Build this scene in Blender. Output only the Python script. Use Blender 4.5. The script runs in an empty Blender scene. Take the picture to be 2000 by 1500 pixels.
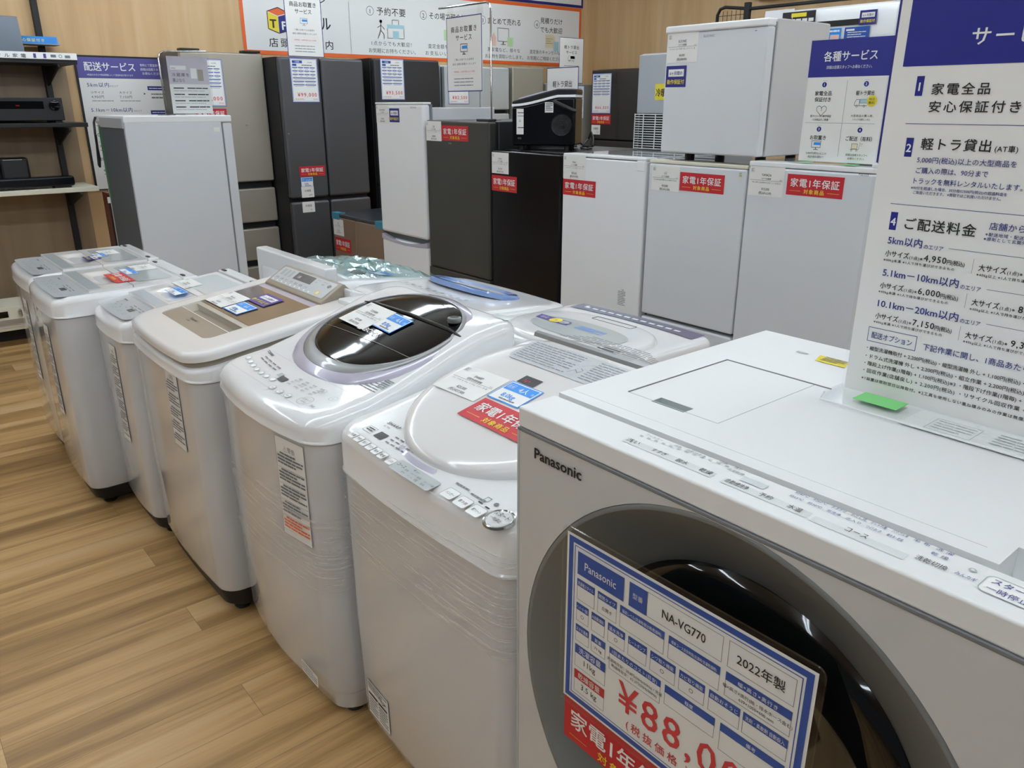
import bpy, math, random
from math import sin, cos, pi, radians, sqrt
from mathutils import Vector, Matrix
random.seed(7)
S = bpy.context.scene
COL = S.collection

# ------------------------------------------------------------ camera
F_PX = 1530.0
HOR = 205.0
cam_d = bpy.data.cameras.new('camera'); cam = bpy.data.objects.new('camera', cam_d); COL.objects.link(cam)
cam_d.sensor_fit = 'HORIZONTAL'; cam_d.sensor_width = 36.0; cam_d.lens = 36.0 * F_PX / 2000.0
cam_d.clip_start = 0.05; cam_d.clip_end = 60
_p = math.atan((750 - HOR) / F_PX); _a = radians(39.6)
_f = Vector((-cos(_a) * cos(_p), sin(_a) * cos(_p), -sin(_p)))
cam.location = (0, 0, 1.5)
cam.rotation_euler = _f.to_track_quat('-Z', 'Y').to_euler()
S.camera = cam

# ------------------------------------------------------------ world, colour management
w = bpy.data.worlds.new('world'); S.world = w; w.use_nodes = True
bg = w.node_tree.nodes['Background']
bg.inputs[0].default_value = (0.90, 0.95, 1.0, 1); bg.inputs[1].default_value = 0.12
S.view_settings.view_transform = 'Standard'; S.view_settings.look = 'None'
S.view_settings.gamma = 1; S.view_settings.use_curve_mapping = False
S.view_settings.exposure = -0.3
TUBE = 27.5

# ------------------------------------------------------------ materials
def lin(h):
    h = h.lstrip('#'); o = []
    for i in (0, 2, 4):
        c = int(h[i:i+2], 16) / 255.0
        o.append(c / 12.92 if c <= 0.04045 else ((c + 0.055) / 1.055) ** 2.4)
    return (*o, 1)
M = {}
def mat(name, hexc, rough=0.5, metal=0.0, spec=0.5, coat=0.0, trans=0.0, alpha=1.0, emit=0.0, bump=0.0, bscale=200.0, vary=0.0, vscale=3.0, stretch=(1, 1, 1)):
    m = bpy.data.materials.new(name); m.use_nodes = True; nt = m.node_tree
    b = nt.nodes['Principled BSDF']; I = b.inputs
    I['Base Color'].default_value = lin(hexc); I['Roughness'].default_value = rough; I['Metallic'].default_value = metal
    I['Specular IOR Level'].default_value = spec; I['Coat Weight'].default_value = coat; I['Coat Roughness'].default_value = 0.04
    I['Transmission Weight'].default_value = trans; I['Alpha'].default_value = alpha
    if emit:
        I['Emission Color'].default_value = lin(hexc); I['Emission Strength'].default_value = emit
    if bump or vary:
        tc = nt.nodes.new('ShaderNodeTexCoord'); mp = nt.nodes.new('ShaderNodeMapping'); mp.inputs['Scale'].default_value = stretch
        nt.links.new(tc.outputs['Object'], mp.inputs['Vector'])
        nz = nt.nodes.new('ShaderNodeTexNoise'); nt.links.new(mp.outputs[0], nz.inputs['Vector'])
        nz.inputs['Scale'].default_value = bscale if bump else vscale
        if bump:
            bp = nt.nodes.new('ShaderNodeBump'); bp.inputs['Strength'].default_value = bump; bp.inputs['Distance'].default_value = 0.002
            nt.links.new(nz.outputs[0], bp.inputs['Height']); nt.links.new(bp.outputs[0], I['Normal'])
        if vary:
            n2 = nt.nodes.new('ShaderNodeTexNoise'); nt.links.new(mp.outputs[0], n2.inputs['Vector']); n2.inputs['Scale'].default_value = vscale
            mx = nt.nodes.new('ShaderNodeMix'); mx.data_type = 'RGBA'; mx.inputs[6].default_value = lin(hexc)
            c = lin(hexc); mx.inputs[7].default_value = (c[0] * (1 - vary), c[1] * (1 - vary), c[2] * (1 - vary), 1)
            nt.links.new(n2.outputs[0], mx.inputs[0]); nt.links.new(mx.outputs[2], I['Base Color'])
    M[name] = m; return m
mat('white_gloss', 'EDEEEF', 0.12, coat=0.3, vary=0.02)
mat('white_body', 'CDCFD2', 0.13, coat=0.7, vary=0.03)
mat('white_matte', 'E9EAEA', 0.42, vary=0.02)
mat('white_fridge', 'DDE1E6', 0.25, coat=0.15, vary=0.03, bump=0.03, bscale=400)
mat('white_bright', 'F2F4F6', 0.28, vary=0.02)
mat('lid_white', 'E6E4E2', 0.16, coat=0.3, vary=0.02)
mat('panel_grey', 'BFC3C6', 0.3, coat=0.4, vary=0.02)
mat('lid_window', 'CDD4D4', 0.12, coat=0.5, vary=0.03)
mat('seam_dark', '55585A', 0.6, vary=0.1)
mat('gasket', '77797C', 0.6, vary=0.1)
mat('black_plastic', '131416', 0.35, vary=0.3)
mat('black_matte', '17171A', 0.6, vary=0.3)
mat('black_fridge', '0B0C11', 0.20, spec=0.3, vary=0.2)
mat('black_glass', '030304', 0.04, spec=0.4, vary=0.2)
mat('drum_glass', '08090B', 0.06, spec=0.5, coat=0.2, vary=0.3)
mat('chrome', 'C9CBCD', 0.12, metal=1.0, vary=0.05)
mat('silver_ring', '8C8D8E', 0.30, metal=0.3, coat=0.3, vary=0.05)
mat('ring_grey', '767877', 0.42, vary=0.08)
mat('front_gloss', 'C4C5C5', 0.10, coat=0.5, vary=0.03)
mat('champagne', '9A8F7F', 0.32, metal=0.25, coat=0.3, vary=0.05)
mat('champagne_light', 'B8B1A2', 0.35, metal=0.2, vary=0.05)
mat('brown_glass', '6B5A4E', 0.10, coat=0.8, vary=0.08)
mat('lavender', 'B9B5C6', 0.2, coat=0.5, vary=0.05)
mat('lcd_grey', '6A6C6C', 0.2, coat=0.5, vary=0.1)
mat('key_bar', 'D9DCDC', 0.4, vary=0.02)
mat('lcd_light', 'B4BABA', 0.25, vary=0.05)
mat('blue_lid', '7D9BD0', 0.12, coat=0.8, vary=0.2, vscale=14)
mat('navy_panel', '5A5C78', 0.3, coat=0.3, vary=0.08)
mat('dark_steel', '3E3E40', 0.42, metal=0.35, vary=0.12, bump=0.05, bscale=300)
mat('dark_steel_light', '57575A', 0.38, metal=0.35, vary=0.1)
mat('olive_steel', '484742', 0.36, metal=0.35, vary=0.08, bump=0.05, bscale=300)
mat('beige_steel', 'AAA396', 0.36, metal=0.3, vary=0.06, bump=0.04, bscale=300)
mat('beige_steel_dark', '6F6A62', 0.42, metal=0.35, vary=0.08, bump=0.04, bscale=300)
mat('silver_steel', 'BFC6C8', 0.3, metal=0.2, coat=0.3, vary=0.04)
mat('gold_steel', 'A7A396', 0.35, metal=0.3, vary=0.05)
mat('brown_fridge', '846E5A', 0.45, vary=0.06)
mat('dark_lid', '3A4048', 0.3, coat=0.4, vary=0.1)
mat('espresso', '2E2A29', 0.25, coat=0.5, vary=0.1)
mat('back_steel', '585F66', 0.5, vary=0.2, vscale=6)
mat('green_tape', '3F7A50', 0.5, vary=0.2)
mat('teal_tape', '3E8FA8', 0.35, vary=0.2)
mat('cream', 'E3DFCC', 0.45, vary=0.04)
mat('wire_white', 'E8EAEA', 0.4, vary=0.04)
mat('grey_box', 'A8ADB2', 0.5, vary=0.05)
mat('laptop_grey', '5F6670', 0.35, metal=0.3, vary=0.08)
mat('red_brown', '6B3325', 0.35, coat=0.3, vary=0.15)
mat('ceiling_white', 'E6E6E2', 0.8, vary=0.04)
mat('grey_duct', 'AEB4B6', 0.5, metal=0.2, vary=0.1)
mat('dark_void', '0A0908', 0.8, vary=0.2)
mat('tube_glow', 'E8F3FC', 0.5, emit=TUBE)
mat('yellow_note', 'E4D13A', 0.6, vary=0.08)
mat('green_note', '7ED07E', 0.6, vary=0.05)
for n, c in dict(paper='EEEDEA', ink='1C1C1E', ink_soft='707276', red='C3202C', navy='22247A', royal='1F4FA5', sky='2B8FE6', yellow='F2DC3A', orange='EE6A2D', gold='E5B93A', price_red='D8333C',
                 purple='4E3A8E', poster_blue='554F97', pale_blue='A9D2DC', pale_green='C5E6B0', pale_pink='F2C6B8', pale_cream='EFE3BE', card_white='F4F4F2', lilac='CFC9D6', sign_blue='1B2183', lid_text='8A8E92', blue_ink='2B3280', key_white='F3F3F2').items():
    mat(n, c, 0.5, vary=0.03)
def film_mat(name, col, op, bs, stretch, bstr):
    m = bpy.data.materials.new(name); m.use_nodes = True; nt = m.node_tree; nt.nodes.clear(); N = nt.nodes.new; L = nt.links.new
    out = N('ShaderNodeOutputMaterial'); mx = N('ShaderNodeMixShader'); tr = N('ShaderNodeBsdfTransparent'); gl = N('ShaderNodeBsdfGlossy')
    tc = N('ShaderNodeTexCoord'); mp = N('ShaderNodeMapping'); mp.inputs['Scale'].default_value = stretch
    nz = N('ShaderNodeTexNoise'); nz.inputs['Scale'].default_value = bs; nz.inputs['Detail'].default_value = 3; nz.inputs['Distortion'].default_value = 0.6
    bp = N('ShaderNodeBump'); bp.inputs['Strength'].default_value = bstr; bp.inputs['Distance'].default_value = 0.006
    fr = N('ShaderNodeLayerWeight'); fr.inputs[0].default_value = 0.35; pwn = N('ShaderNodeMath'); pwn.operation = 'POWER'; pwn.inputs[1].default_value = 3.0; ad = N('ShaderNodeMath'); ad.operation = 'MULTIPLY_ADD'; ad.inputs[1].default_value = 0.35; ad.inputs[2].default_value = op; ad.use_clamp = True
    L(tc.outputs['Object'], mp.inputs[0]); L(mp.outputs[0], nz.inputs['Vector']); L(nz.outputs[0], bp.inputs['Height'])
    L(bp.outputs[0], gl.inputs['Normal']); L(bp.outputs[0], fr.inputs['Normal']); gl.inputs['Roughness'].default_value = 0.08; gl.inputs['Color'].default_value = (1, 1, 1, 1)
    tr.inputs['Color'].default_value = lin(col)
    L(fr.outputs['Facing'], pwn.inputs[0]); L(pwn.outputs[0], ad.inputs[0]); L(ad.outputs[0], mx.inputs[0]); L(tr.outputs[0], mx.inputs[1]); L(gl.outputs[0], mx.inputs[2]); L(mx.outputs[0], out.inputs[0])
    M[name] = m
film_mat('teal_film', 'E2F3F3', 0.2, 9, (1, 2, 1), 1.0)
film_mat('clear_plastic', 'FDFEFE', 0.03, 2, (1, 1, 1), 0.05)
film_mat('sleeve', 'FAFBFB', 0.02, 7, (1, 1, 1), 0.25)

def wrap_mat(name):
    m = bpy.data.materials.new(name); m.use_nodes = True; nt = m.node_tree; nt.nodes.clear(); N = nt.nodes.new; L = nt.links.new
    out = N('ShaderNodeOutputMaterial'); mx = N('ShaderNodeMixShader'); tr = N('ShaderNodeBsdfTransparent'); gl = N('ShaderNodeBsdfPrincipled')
    gl.inputs['Base Color'].default_value = (.92, .92, .92, 1); gl.inputs['Roughness'].default_value = 0.15
    tc = N('ShaderNodeTexCoord'); mp = N('ShaderNodeMapping'); mp.inputs['Scale'].default_value = (1.0, 1.0, 48); mp.inputs['Rotation'].default_value = (0, radians(8), 0)
    nz = N('ShaderNodeTexNoise'); nz.inputs['Scale'].default_value = 4; nz.inputs['Detail'].default_value = 4; nz.inputs['Distortion'].default_value = 0.9
    cr = N('ShaderNodeValToRGB'); e = cr.color_ramp; e.elements[0].position = 0.57; e.elements[0].color = (0.02, 0.02, 0.02, 1); e.elements[1].position = 0.68; e.elements[1].color = (0.62, 0.62, 0.62, 1)
    bp = N('ShaderNodeBump'); bp.inputs['Strength'].default_value = 0.8; bp.inputs['Distance'].default_value = 0.004
    L(tc.outputs['Object'], mp.inputs[0]); L(mp.outputs[0], nz.inputs['Vector']); L(nz.outputs[0], cr.inputs[0]); L(nz.outputs[0], bp.inputs['Height']); L(bp.outputs[0], gl.inputs['Normal'])
    L(cr.outputs[0], mx.inputs[0]); L(tr.outputs[0], mx.inputs[1]); L(gl.outputs[0], mx.inputs[2]); L(mx.outputs[0], out.inputs[0]); M[name] = m
wrap_mat('stretch_film')

def wood_floor():
    m = bpy.data.materials.new('wood_floor'); m.use_nodes = True; nt = m.node_tree; N = nt.nodes.new; L = nt.links.new
    b = nt.nodes['Principled BSDF']
    tc = N('ShaderNodeTexCoord'); sp = N('ShaderNodeSeparateXYZ'); cb = N('ShaderNodeCombineXYZ')
    L(tc.outputs['Object'], sp.inputs[0]); L(sp.outputs['Y'], cb.inputs['X']); L(sp.outputs['X'], cb.inputs['Y'])
    br = N('ShaderNodeTexBrick'); L(cb.outputs[0], br.inputs['Vector'])
    br.inputs['Scale'].default_value = 1.0; br.inputs['Brick Width'].default_value = 0.92; br.inputs['Row Height'].default_value = 0.152
    br.inputs['Mortar Size'].default_value = 0.0007; br.inputs['Mortar Smooth'].default_value = 0.1; br.offset = 0.41; br.offset_frequency = 3; br.inputs['Bias'].default_value = 0.0
    br.inputs['Color1'].default_value = (0, 0, 0, 1); br.inputs['Color2'].default_value = (1, 1, 1, 1); br.inputs['Mortar'].default_value = (0.1, 0.1, 0.1, 1)
    # tonal strips inside each plank
    mp = N('ShaderNodeMapping'); mp.inputs['Scale'].default_value = (0.55, 9.0, 1); L(cb.outputs[0], mp.inputs[0])
    vm = N('ShaderNodeVectorMath'); vm.operation = 'ADD'; L(mp.outputs[0], vm.inputs[0])
    sc = N('ShaderNodeVectorMath'); sc.operation = 'SCALE'; sc.inputs['Scale'].default_value = 5.0; L(br.outputs['Color'], sc.inputs[0]); L(sc.outputs[0], vm.inputs[1])
    n1 = N('ShaderNodeTexNoise'); n1.inputs['Scale'].default_value = 1.3; n1.inputs['Detail'].default_value = 2; n1.inputs['Distortion'].default_value = 0.3; L(vm.outputs[0], n1.inputs['Vector'])
    mp2 = N('ShaderNodeMapping'); mp2.inputs['Scale'].default_value = (3.0, 60.0, 1); L(cb.outputs[0], mp2.inputs[0])
    n2 = N('ShaderNodeTexNoise'); n2.inputs['Scale'].default_value = 1.6; n2.inputs['Detail'].default_value = 5; n2.inputs['Distortion'].default_value = 0.8; L(mp2.outputs[0], n2.inputs['Vector'])
    a1 = N('ShaderNodeMath'); a1.operation = 'MULTIPLY_ADD'; a1.inputs[1].default_value = 0.20; L(br.outputs['Color'], a1.inputs[0])
    m1 = N('ShaderNodeMath'); m1.operation = 'MULTIPLY'; m1.inputs[1].default_value = 0.95; L(n1.outputs[0], m1.inputs[0]); L(m1.outputs[0], a1.inputs[2])
    a2 = N('ShaderNodeMath'); a2.operation = 'MULTIPLY_ADD'; a2.inputs[1].default_value = 0.30; L(n2.outputs[0], a2.inputs[0]); L(a1.outputs[0], a2.inputs[2])
    cr = N('ShaderNodeValToRGB'); L(a2.outputs[0], cr.inputs[0]); e = cr.color_ramp
    e.elements[0].position = 0.46; e.elements[0].color = lin('866640'); e.elements[1].position = 0.98; e.elements[1].color = lin('CBA97B')
    x = e.elements.new(0.62); x.color = lin('A07C4C'); x = e.elements.new(0.78); x.color = lin('C09A66')
    mx = N('ShaderNodeMix'); mx.data_type = 'RGBA'; L(br.outputs['Fac'], mx.inputs[0]); L(cr.outputs[0], mx.inputs[6]); mx.inputs[7].default_value = lin('7E6242')
    L(mx.outputs[2], b.inputs['Base Color']); b.inputs['Roughness'].default_value = 0.42
    bp = N('ShaderNodeBump'); bp.inputs['Strength'].default_value = 0.08; bp.inputs['Distance'].default_value = 0.002; L(n2.outputs[0], bp.inputs['Height']); L(bp.outputs[0], b.inputs['Normal'])
    M['wood_floor'] = m
def wood_wall(name, axis, c0, c1, c2, pw):
    m = bpy.data.materials.new(name); m.use_nodes = True; nt = m.node_tree; N = nt.nodes.new; L = nt.links.new
    b = nt.nodes['Principled BSDF']; tc = N('ShaderNodeTexCoord'); sp = N('ShaderNodeSeparateXYZ'); cb = N('ShaderNodeCombineXYZ')
    L(tc.outputs['Object'], sp.inputs[0]); L(sp.outputs['Z'], cb.inputs['X']); L(sp.outputs[axis], cb.inputs['Y'])
    br = N('ShaderNodeTexBrick'); L(cb.outputs[0], br.inputs['Vector']); br.inputs['Scale'].default_value = 1; br.inputs['Brick Width'].default_value = 40
    br.inputs['Row Height'].default_value = pw; br.inputs['Mortar Size'].default_value = 0.0006; br.inputs['Color1'].default_value = (0, 0, 0, 1); br.inputs['Color2'].default_value = (1, 1, 1, 1)
    mp = N('ShaderNodeMapping'); mp.inputs['Scale'].default_value = (0.45, 7, 1); L(cb.outputs[0], mp.inputs[0])
    n = N('ShaderNodeTexNoise'); n.inputs['Scale'].default_value = 1.5; n.inputs['Detail'].default_value = 6; n.inputs['Distortion'].default_value = 0.5; L(mp.outputs[0], n.inputs['Vector'])
    a = N('ShaderNodeMath'); a.operation = 'MULTIPLY_ADD'; a.inputs[1].default_value = 0.22; L(br.outputs['Color'], a.inputs[0]); L(n.outputs[0], a.inputs[2])
    cr = N('ShaderNodeValToRGB'); L(a.outputs[0], cr.inputs[0]); e = cr.color_ramp
    e.elements[0].position = 0.25; e.elements[0].color = lin(c0); e.elements[1].position = 0.9; e.elements[1].color = lin(c2); x = e.elements.new(0.55); x.color = lin(c1)
    L(cr.outputs[0], b.inputs['Base Color']); b.inputs['Roughness'].default_value = 0.5
    M[name] = m
wood_floor()
wood_wall('wood_wall_y', 'Y', 'BF9A6C', 'CDA97A', 'DABA8E', 0.9)
wood_wall('wood_wall_x', 'X', 'BF9A6C', 'CDA97A', 'DABA8E', 0.9)
wood_wall('shelf_wood', 'Y', '7D6850', '927B60', 'A08A6C', 0.9)

# ------------------------------------------------------------ mesh helpers
class MB:
    def __init__(s): s.v = []; s.f = []; s.m = []; s.mats = []; s.sm = []
    def mi(s, name):
        if name not in s.mats: s.mats.append(name)
        return s.mats.index(name)
    def add(s, vs, fs, mname, smooth=True):
        o = len(s.v); s.v.extend([tuple(v) for v in vs]); k = s.mi(mname)
        for f in fs: s.f.append([o + i for i in f]); s.m.append(k); s.sm.append(smooth)
    def box(s, x0, x1, y0, y1, z0, z1, m):
        vs = [(x0, y0, z0), (x1, y0, z0), (x1, y1, z0), (x0, y1, z0), (x0, y0, z1), (x1, y0, z1), (x1, y1, z1), (x0, y1, z1)]
        s.add(vs, [(0, 3, 2, 1), (4, 5, 6, 7), (0, 1, 5, 4), (1, 2, 6, 5), (2, 3, 7, 6), (3, 0, 4, 7)], m)
    def loft(s, rings, m, cap0=True, cap1=True, close=True):
        n = len(rings[0]); vs = [p for r in rings for p in r]; fs = []
        for i in range(len(rings) - 1):
            for j in range(n if close else n - 1):
                a = i * n + j; b = i * n + (j + 1) % n; fs.append((a, b, b + n, a + n))
        if cap0: fs.append(tuple(range(n - 1, -1, -1)))
        if cap1: fs.append(tuple(range((len(rings) - 1) * n, len(rings) * n)))
        s.add(vs, fs, m)
    def tube(s, pts, r, m, n=8):
        rings = []; pts = [Vector(p) for p in pts]; up = None
        for i, p in enumerate(pts):
            t = (pts[min(i + 1, len(pts) - 1)] - pts[max(i - 1, 0)]).normalized()
            if up is None: up = t.orthogonal().normalized()
            else: up = (up - t * up.dot(t)).normalized()
            q = t.cross(up)
            rings.append([p + (up * cos(2 * pi * k / n) + q * sin(2 * pi * k / n)) * r for k in range(n)])
        s.loft(rings, m)
    def lathe(s, prof, m, origin=(0, 0, 0), axis='y', n=64, cap0=False, cap1=False):
        ox, oy, oz = origin; rings = []
        for r, h in prof:
            if axis == 'y': rings.append([(ox + r * cos(2 * pi * k / n), oy + h, oz + r * sin(2 * pi * k / n)) for k in range(n)])
            else: rings.append([(ox + r * cos(2 * pi * k / n), oy + r * sin(2 * pi * k / n), oz + h) for k in range(n)])
        s.loft(rings, m, cap0, cap1)
    def grid(s, nx, ny, fn, m):
        vs = [fn(i / nx, j / ny) for j in range(ny + 1) for i in range(nx + 1)]
        fs = [(j * (nx + 1) + i, j * (nx + 1) + i + 1, (j + 1) * (nx + 1) + i + 1, (j + 1) * (nx + 1) + i) for j in range(ny) for i in range(nx)]
        s.add(vs, fs, m)
    def build(s, name, parent=None, bevel=0.0, seg=2, angle=35):
        me = bpy.data.meshes.new(name); me.from_pydata(s.v, [], s.f)
        for n in s.mats: me.materials.append(M[n])
        me.polygons.foreach_set('material_index', s.m); me.polygons.foreach_set('use_smooth', s.sm)
        me.update(); me.set_sharp_from_angle(angle=radians(angle))
        o = bpy.data.objects.new(name, me); COL.objects.link(o)
        if parent: o.parent = parent
        if bevel:
            b = o.modifiers.new('bevel', 'BEVEL'); b.width = bevel; b.segments = seg; b.limit_method = 'ANGLE'; b.angle_limit = radians(40); b.harden_normals = True
        return o
def thing(name, label, cat, loc=(0, 0, 0), rz=0, group=None):
    o = bpy.data.objects.new(name, None); COL.objects.link(o); o.location = loc; o.rotation_euler = (0, 0, rz); o.empty_display_size = 0.05
    o['label'] = label; o['category'] = cat
    if group: o['group'] = group
    return o
def tag(o, label, cat, group=None):
    o['label'] = label; o['category'] = cat
    if group: o['group'] = group
    return o
def struct(o): o['kind'] = 'structure'; return o
def box_part(name, parent, x0, x1, y0, y1, z0, z1, m, bevel=0.003, seg=2):
    b = MB(); b.box(x0, x1, y0, y1, z0, z1, m); return b.build(name, parent, bevel, seg)
def rrect(w, d, r, n=6, bulge=0.0, cx=0.0, cy=0.0, z=0.0, side=6):
    """rounded rectangle, counter-clockwise, straight runs subdivided so the front can bulge"""
    pts = []; r = min(r, w / 2 - 1e-4, d / 2 - 1e-4); hx = w / 2 - r; hy = d / 2 - r
    for (sx, sy, a0) in ((1, -1, -90), (1, 1, 0), (-1, 1, 90), (-1, -1, 180)):
        for k in range(n + 1):
            a = radians(a0 + 90 * k / n); pts.append((sx * hx + r * cos(a), sy * hy + r * sin(a)))
        nx_ = {(1, -1): (w / 2, hy), (1, 1): (-hx, d / 2), (-1, 1): (-w / 2, -hy), (-1, -1): (hx, -d / 2)}[(sx, sy)]
        p = pts[-1]
        for k in range(1, side): pts.append((p[0] + (nx_[0] - p[0]) * k / side, p[1] + (nx_[1] - p[1]) * k / side))
    out = []
    for x, y in pts:
        yy = y
        if bulge and y < 0: yy = y - bulge * (1 - (2 * x / w) ** 2) * min(1, (-y) / (d / 2))
        out.append((cx + x, cy + yy, z))
    return out
def ellip(rx, ry, n=72, cx=0.0, cy=0.0, p=2.0):
    o = []
    for k in range(n):
        a = 2 * pi * k / n; c, s_ = cos(a), sin(a)
        o.append((cx + rx * math.copysign(abs(c) ** (2 / p), c), cy + ry * math.copysign(abs(s_) ** (2 / p), s_)))
    return o
def dome(mb, outl, zf, zlow, er, m, inner=8, seg=4, under=False, lip=False):
    """solid from an outline function outl(e) [inset e] with rounded top edge following zf(x,y)"""
    rings = []
    o = outl(0.0)
    if lip:
        for e_, z_ in ((.004, 0), (-.0022, .0012), (-.0022, .0040), (0, .0075)): rings.append([(x, y, zlow + z_) for x, y, *_ in outl(e_)])
    else: rings.append([(x, y, zlow(x, y) if callable(zlow) else zlow) for x, y, *_ in o])
    for k in range(seg + 1):
        a = pi / 2 * k / seg; e = er * (1 - cos(a)); oo = outl(e)
        rings.append([(x, y, zf(x, y) - er * (1 - sin(a))) for x, y, *_ in oo])
    last = rings[-1]; cx = sum(p[0] for p in last) / len(last); cy = sum(p[1] for p in last) / len(last)
    for k in range(1, inner):
        t = 1 - k / inner
        rings.append([(cx + (p[0] - cx) * t, cy + (p[1] - cy) * t, 0) for p in last])
        rings[-1] = [(x, y, zf(x, y)) for x, y, z in rings[-1]]
    mb.loft(rings, m, cap0=under)

# ------------------------------------------------------------ print on cards, signs and panels
_tc = bpy.data.curves.new('type', 'FONT'); _to = bpy.data.objects.new('type', _tc); COL.objects.link(_to); _cache = {}
def glyphs(s, bold=0.0, space=1.0):
    k = (s, bold, space)
    if k not in _cache:
        _tc.body = s; _tc.offset = bold; _tc.resolution_u = 2; _tc.space_character = space
        bpy.context.view_layer.update()
        me = bpy.data.meshes.new_from_object(_to.evaluated_get(bpy.context.evaluated_depsgraph_get()))
        vs = [(v.co.x, v.co.y) for v in me.vertices]; fs = [tuple(p.vertices) for p in me.polygons]
        bpy.data.meshes.remove(me); _cache[k] = (vs, fs)
    return _cache[k]
class Card:
    def __init__(s): s.items = []
    def poly(s, pts, m, h=1, fs=None): s.items.append((pts, fs or [tuple(range(len(pts)))], m, h)); return s
    def rect(s, u0, v0, u1, v1, m, h=1): return s.poly([(u0, v0), (u1, v0), (u1, v1), (u0, v1)], m, h)
    def frame(s, u0, v0, u1, v1, t, m, h=1):
        s.rect(u0, v0, u1, v0 + t, m, h); s.rect(u0, v1 - t, u1, v1, m, h); s.rect(u0, v0 + t, u0 + t, v1 - t, m, h); return s.rect(u1 - t, v0 + t, u1, v1 - t, m, h)
    def disc(s, u, v, r, m, h=1, n=20, ry=None): return s.poly([(u + r * cos(2 * pi * k / n), v + (ry or r) * sin(2 * pi * k / n)) for k in range(n)], m, h)
    def ring(s, u, v, r, t, m, h=1, n=24):
        p = [(u + r * cos(2 * pi * k / n), v + r * sin(2 * pi * k / n)) for k in range(n)] + [(u + (r - t) * cos(2 * pi * k / n), v + (r - t) * sin(2 * pi * k / n)) for k in range(n)]
        return s.poly(p, m, h, [(k, (k + 1) % n, n + (k + 1) % n, n + k) for k in range(n)])
    def line(s, a, b, t, m, h=1):
        d = Vector((b[0] - a[0], b[1] - a[1])).normalized(); n = Vector((-d.y, d.x)) * t / 2
        return s.poly([(a[0] - n.x, a[1] - n.y), (b[0] - n.x, b[1] - n.y), (b[0] + n.x, b[1] + n.y), (a[0] + n.x, a[1] + n.y)], m, h)
    def path(s, pts, t, m, h=1):
        for a, b in zip(pts, pts[1:]): s.line(a, b, t, m, h)
        return s
    def text(s, t, u, v, size, m='ink', al='l', w=None, bold=0.0, space=1.0, h=2, sx=1.0):
        vs, fs = glyphs(t, 0.0, space)
        if not vs: return s
        if w and len(t) > 1:
            q = w / ((max(p[0] for p in vs) - min(p[0] for p in vs)) * size)
            if q > 1.06: vs, fs = glyphs(t, 0.0, round(1 + (q - 1) * len(t) / (len(t) - 1.0), 2))
        x0 = min(p[0] for p in vs); x1 = max(p[0] for p in vs); k = size * sx
        if w: k = w / (x1 - x0)
        W = (x1 - x0) * k; off = {'l': 0, 'c': -W / 2, 'r': -W}[al]
        sh = [(0, 0)] if not bold else [(-bold * .7, 0), (bold * .7, 0), (0, bold * .5), (0, -bold * .5)]
        for q, (dx, dy) in enumerate(sh): s.poly([(u + off + (p[0] - x0) * k + dx * size, v + p[1] * size + dy * size) for p in vs], m, h + .17 * q, fs)
        return s
    def dashes(s, u0, u1, v, t, m='ink_soft', h=2, n=5, seed=1):
        rr = random.Random(seed * 7 + int(u0 * 1e4) + int(v * 1e5)); u = u0; L = (u1 - u0)
        while u < u1 - L * 0.02:
            l = L * rr.uniform(0.5, 1.4) / n; e = min(u1, u + l); s.rect(u, v, e, v + t, m, h); u = e + L * 0.02
        return s
    def fine(s, u0, u1, vtop, rows, pitch, t, m='ink_soft', seed=1, n=4):
        for k in range(rows): s.dashes(u0, u1 - (u1 - u0) * (0.25 if (k * 7 + seed) % 4 == 0 else 0), vtop - k * pitch, t, m, n=n, seed=seed + k)
        return s
    def build(s, name, parent, fn, step=0.00035, thick=None):
        """fn(u, v, h) -> local point"""
        b = MB()
        for pts, fs, m, h in s.items: b.add([fn(u, v, h * step) for u, v in pts], fs, m, False)
        return b.build(name, parent)
def front_fn(x, y, z, tilt=0.0):           # on a face looking towards local -y
    return lambda u, v, h: (x + u, y - 0.0008 - h, z + v)
def wall_fn(x, y, z):                       # on a face looking towards +x
    return lambda u, v, h: (x + 0.001 + h, y + u, z + v)
def top_fn(x, y, zf, rot=0.0, lift=0.0012):                 # lying on a top, following its slope
    def fn(u, v, h):
        X = x + u * cos(rot) - v * sin(rot); Y = y + u * sin(rot) + v * cos(rot)
        return (X, Y, zf(Y) + lift + h)
    return fn
def plane_of(zf, y):                        # straight plane through a profile at y
    k = (zf(y + 0.03) - zf(y - 0.03)) / 0.06; z = zf(y)
    return lambda yy: z + k * (yy - y)

def price_card(maker, kind, spec, price, tax, w=0.145, h=0.105, seed=1):
    c = Card().rect(0, 0, w, h, 'paper', 0)
    c.text('品', 0.008, h - 0.018, 0.010, 'ink_soft').frame(0.0065, h - 0.021, 0.0195, h - 0.008, 0.0007, 'ink_soft', 1)
    c.text(maker, w / 2, h - 0.034, 0.0125, 'ink', 'c', sx=0.8).text(kind, w / 2, h - 0.046, 0.0085, 'ink', 'c', sx=0.85)
    c.rect(0.005, h - 0.0495, w - 0.005, h - 0.0487, 'ink', 1).text('中古', w - 0.008, h - 0.047, 0.005, 'ink_soft', 'r')
    c.text(spec, w / 2, h - 0.059, 0.0066, 'ink_soft', 'c', w=w * 0.82)
    if price: c.text(price, w / 2, h - 0.084, 0.0125, 'ink', 'c', sx=0.8).text(tax, w / 2, h - 0.098, 0.0115, 'ink', 'c', sx=0.8)
    return c
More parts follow.
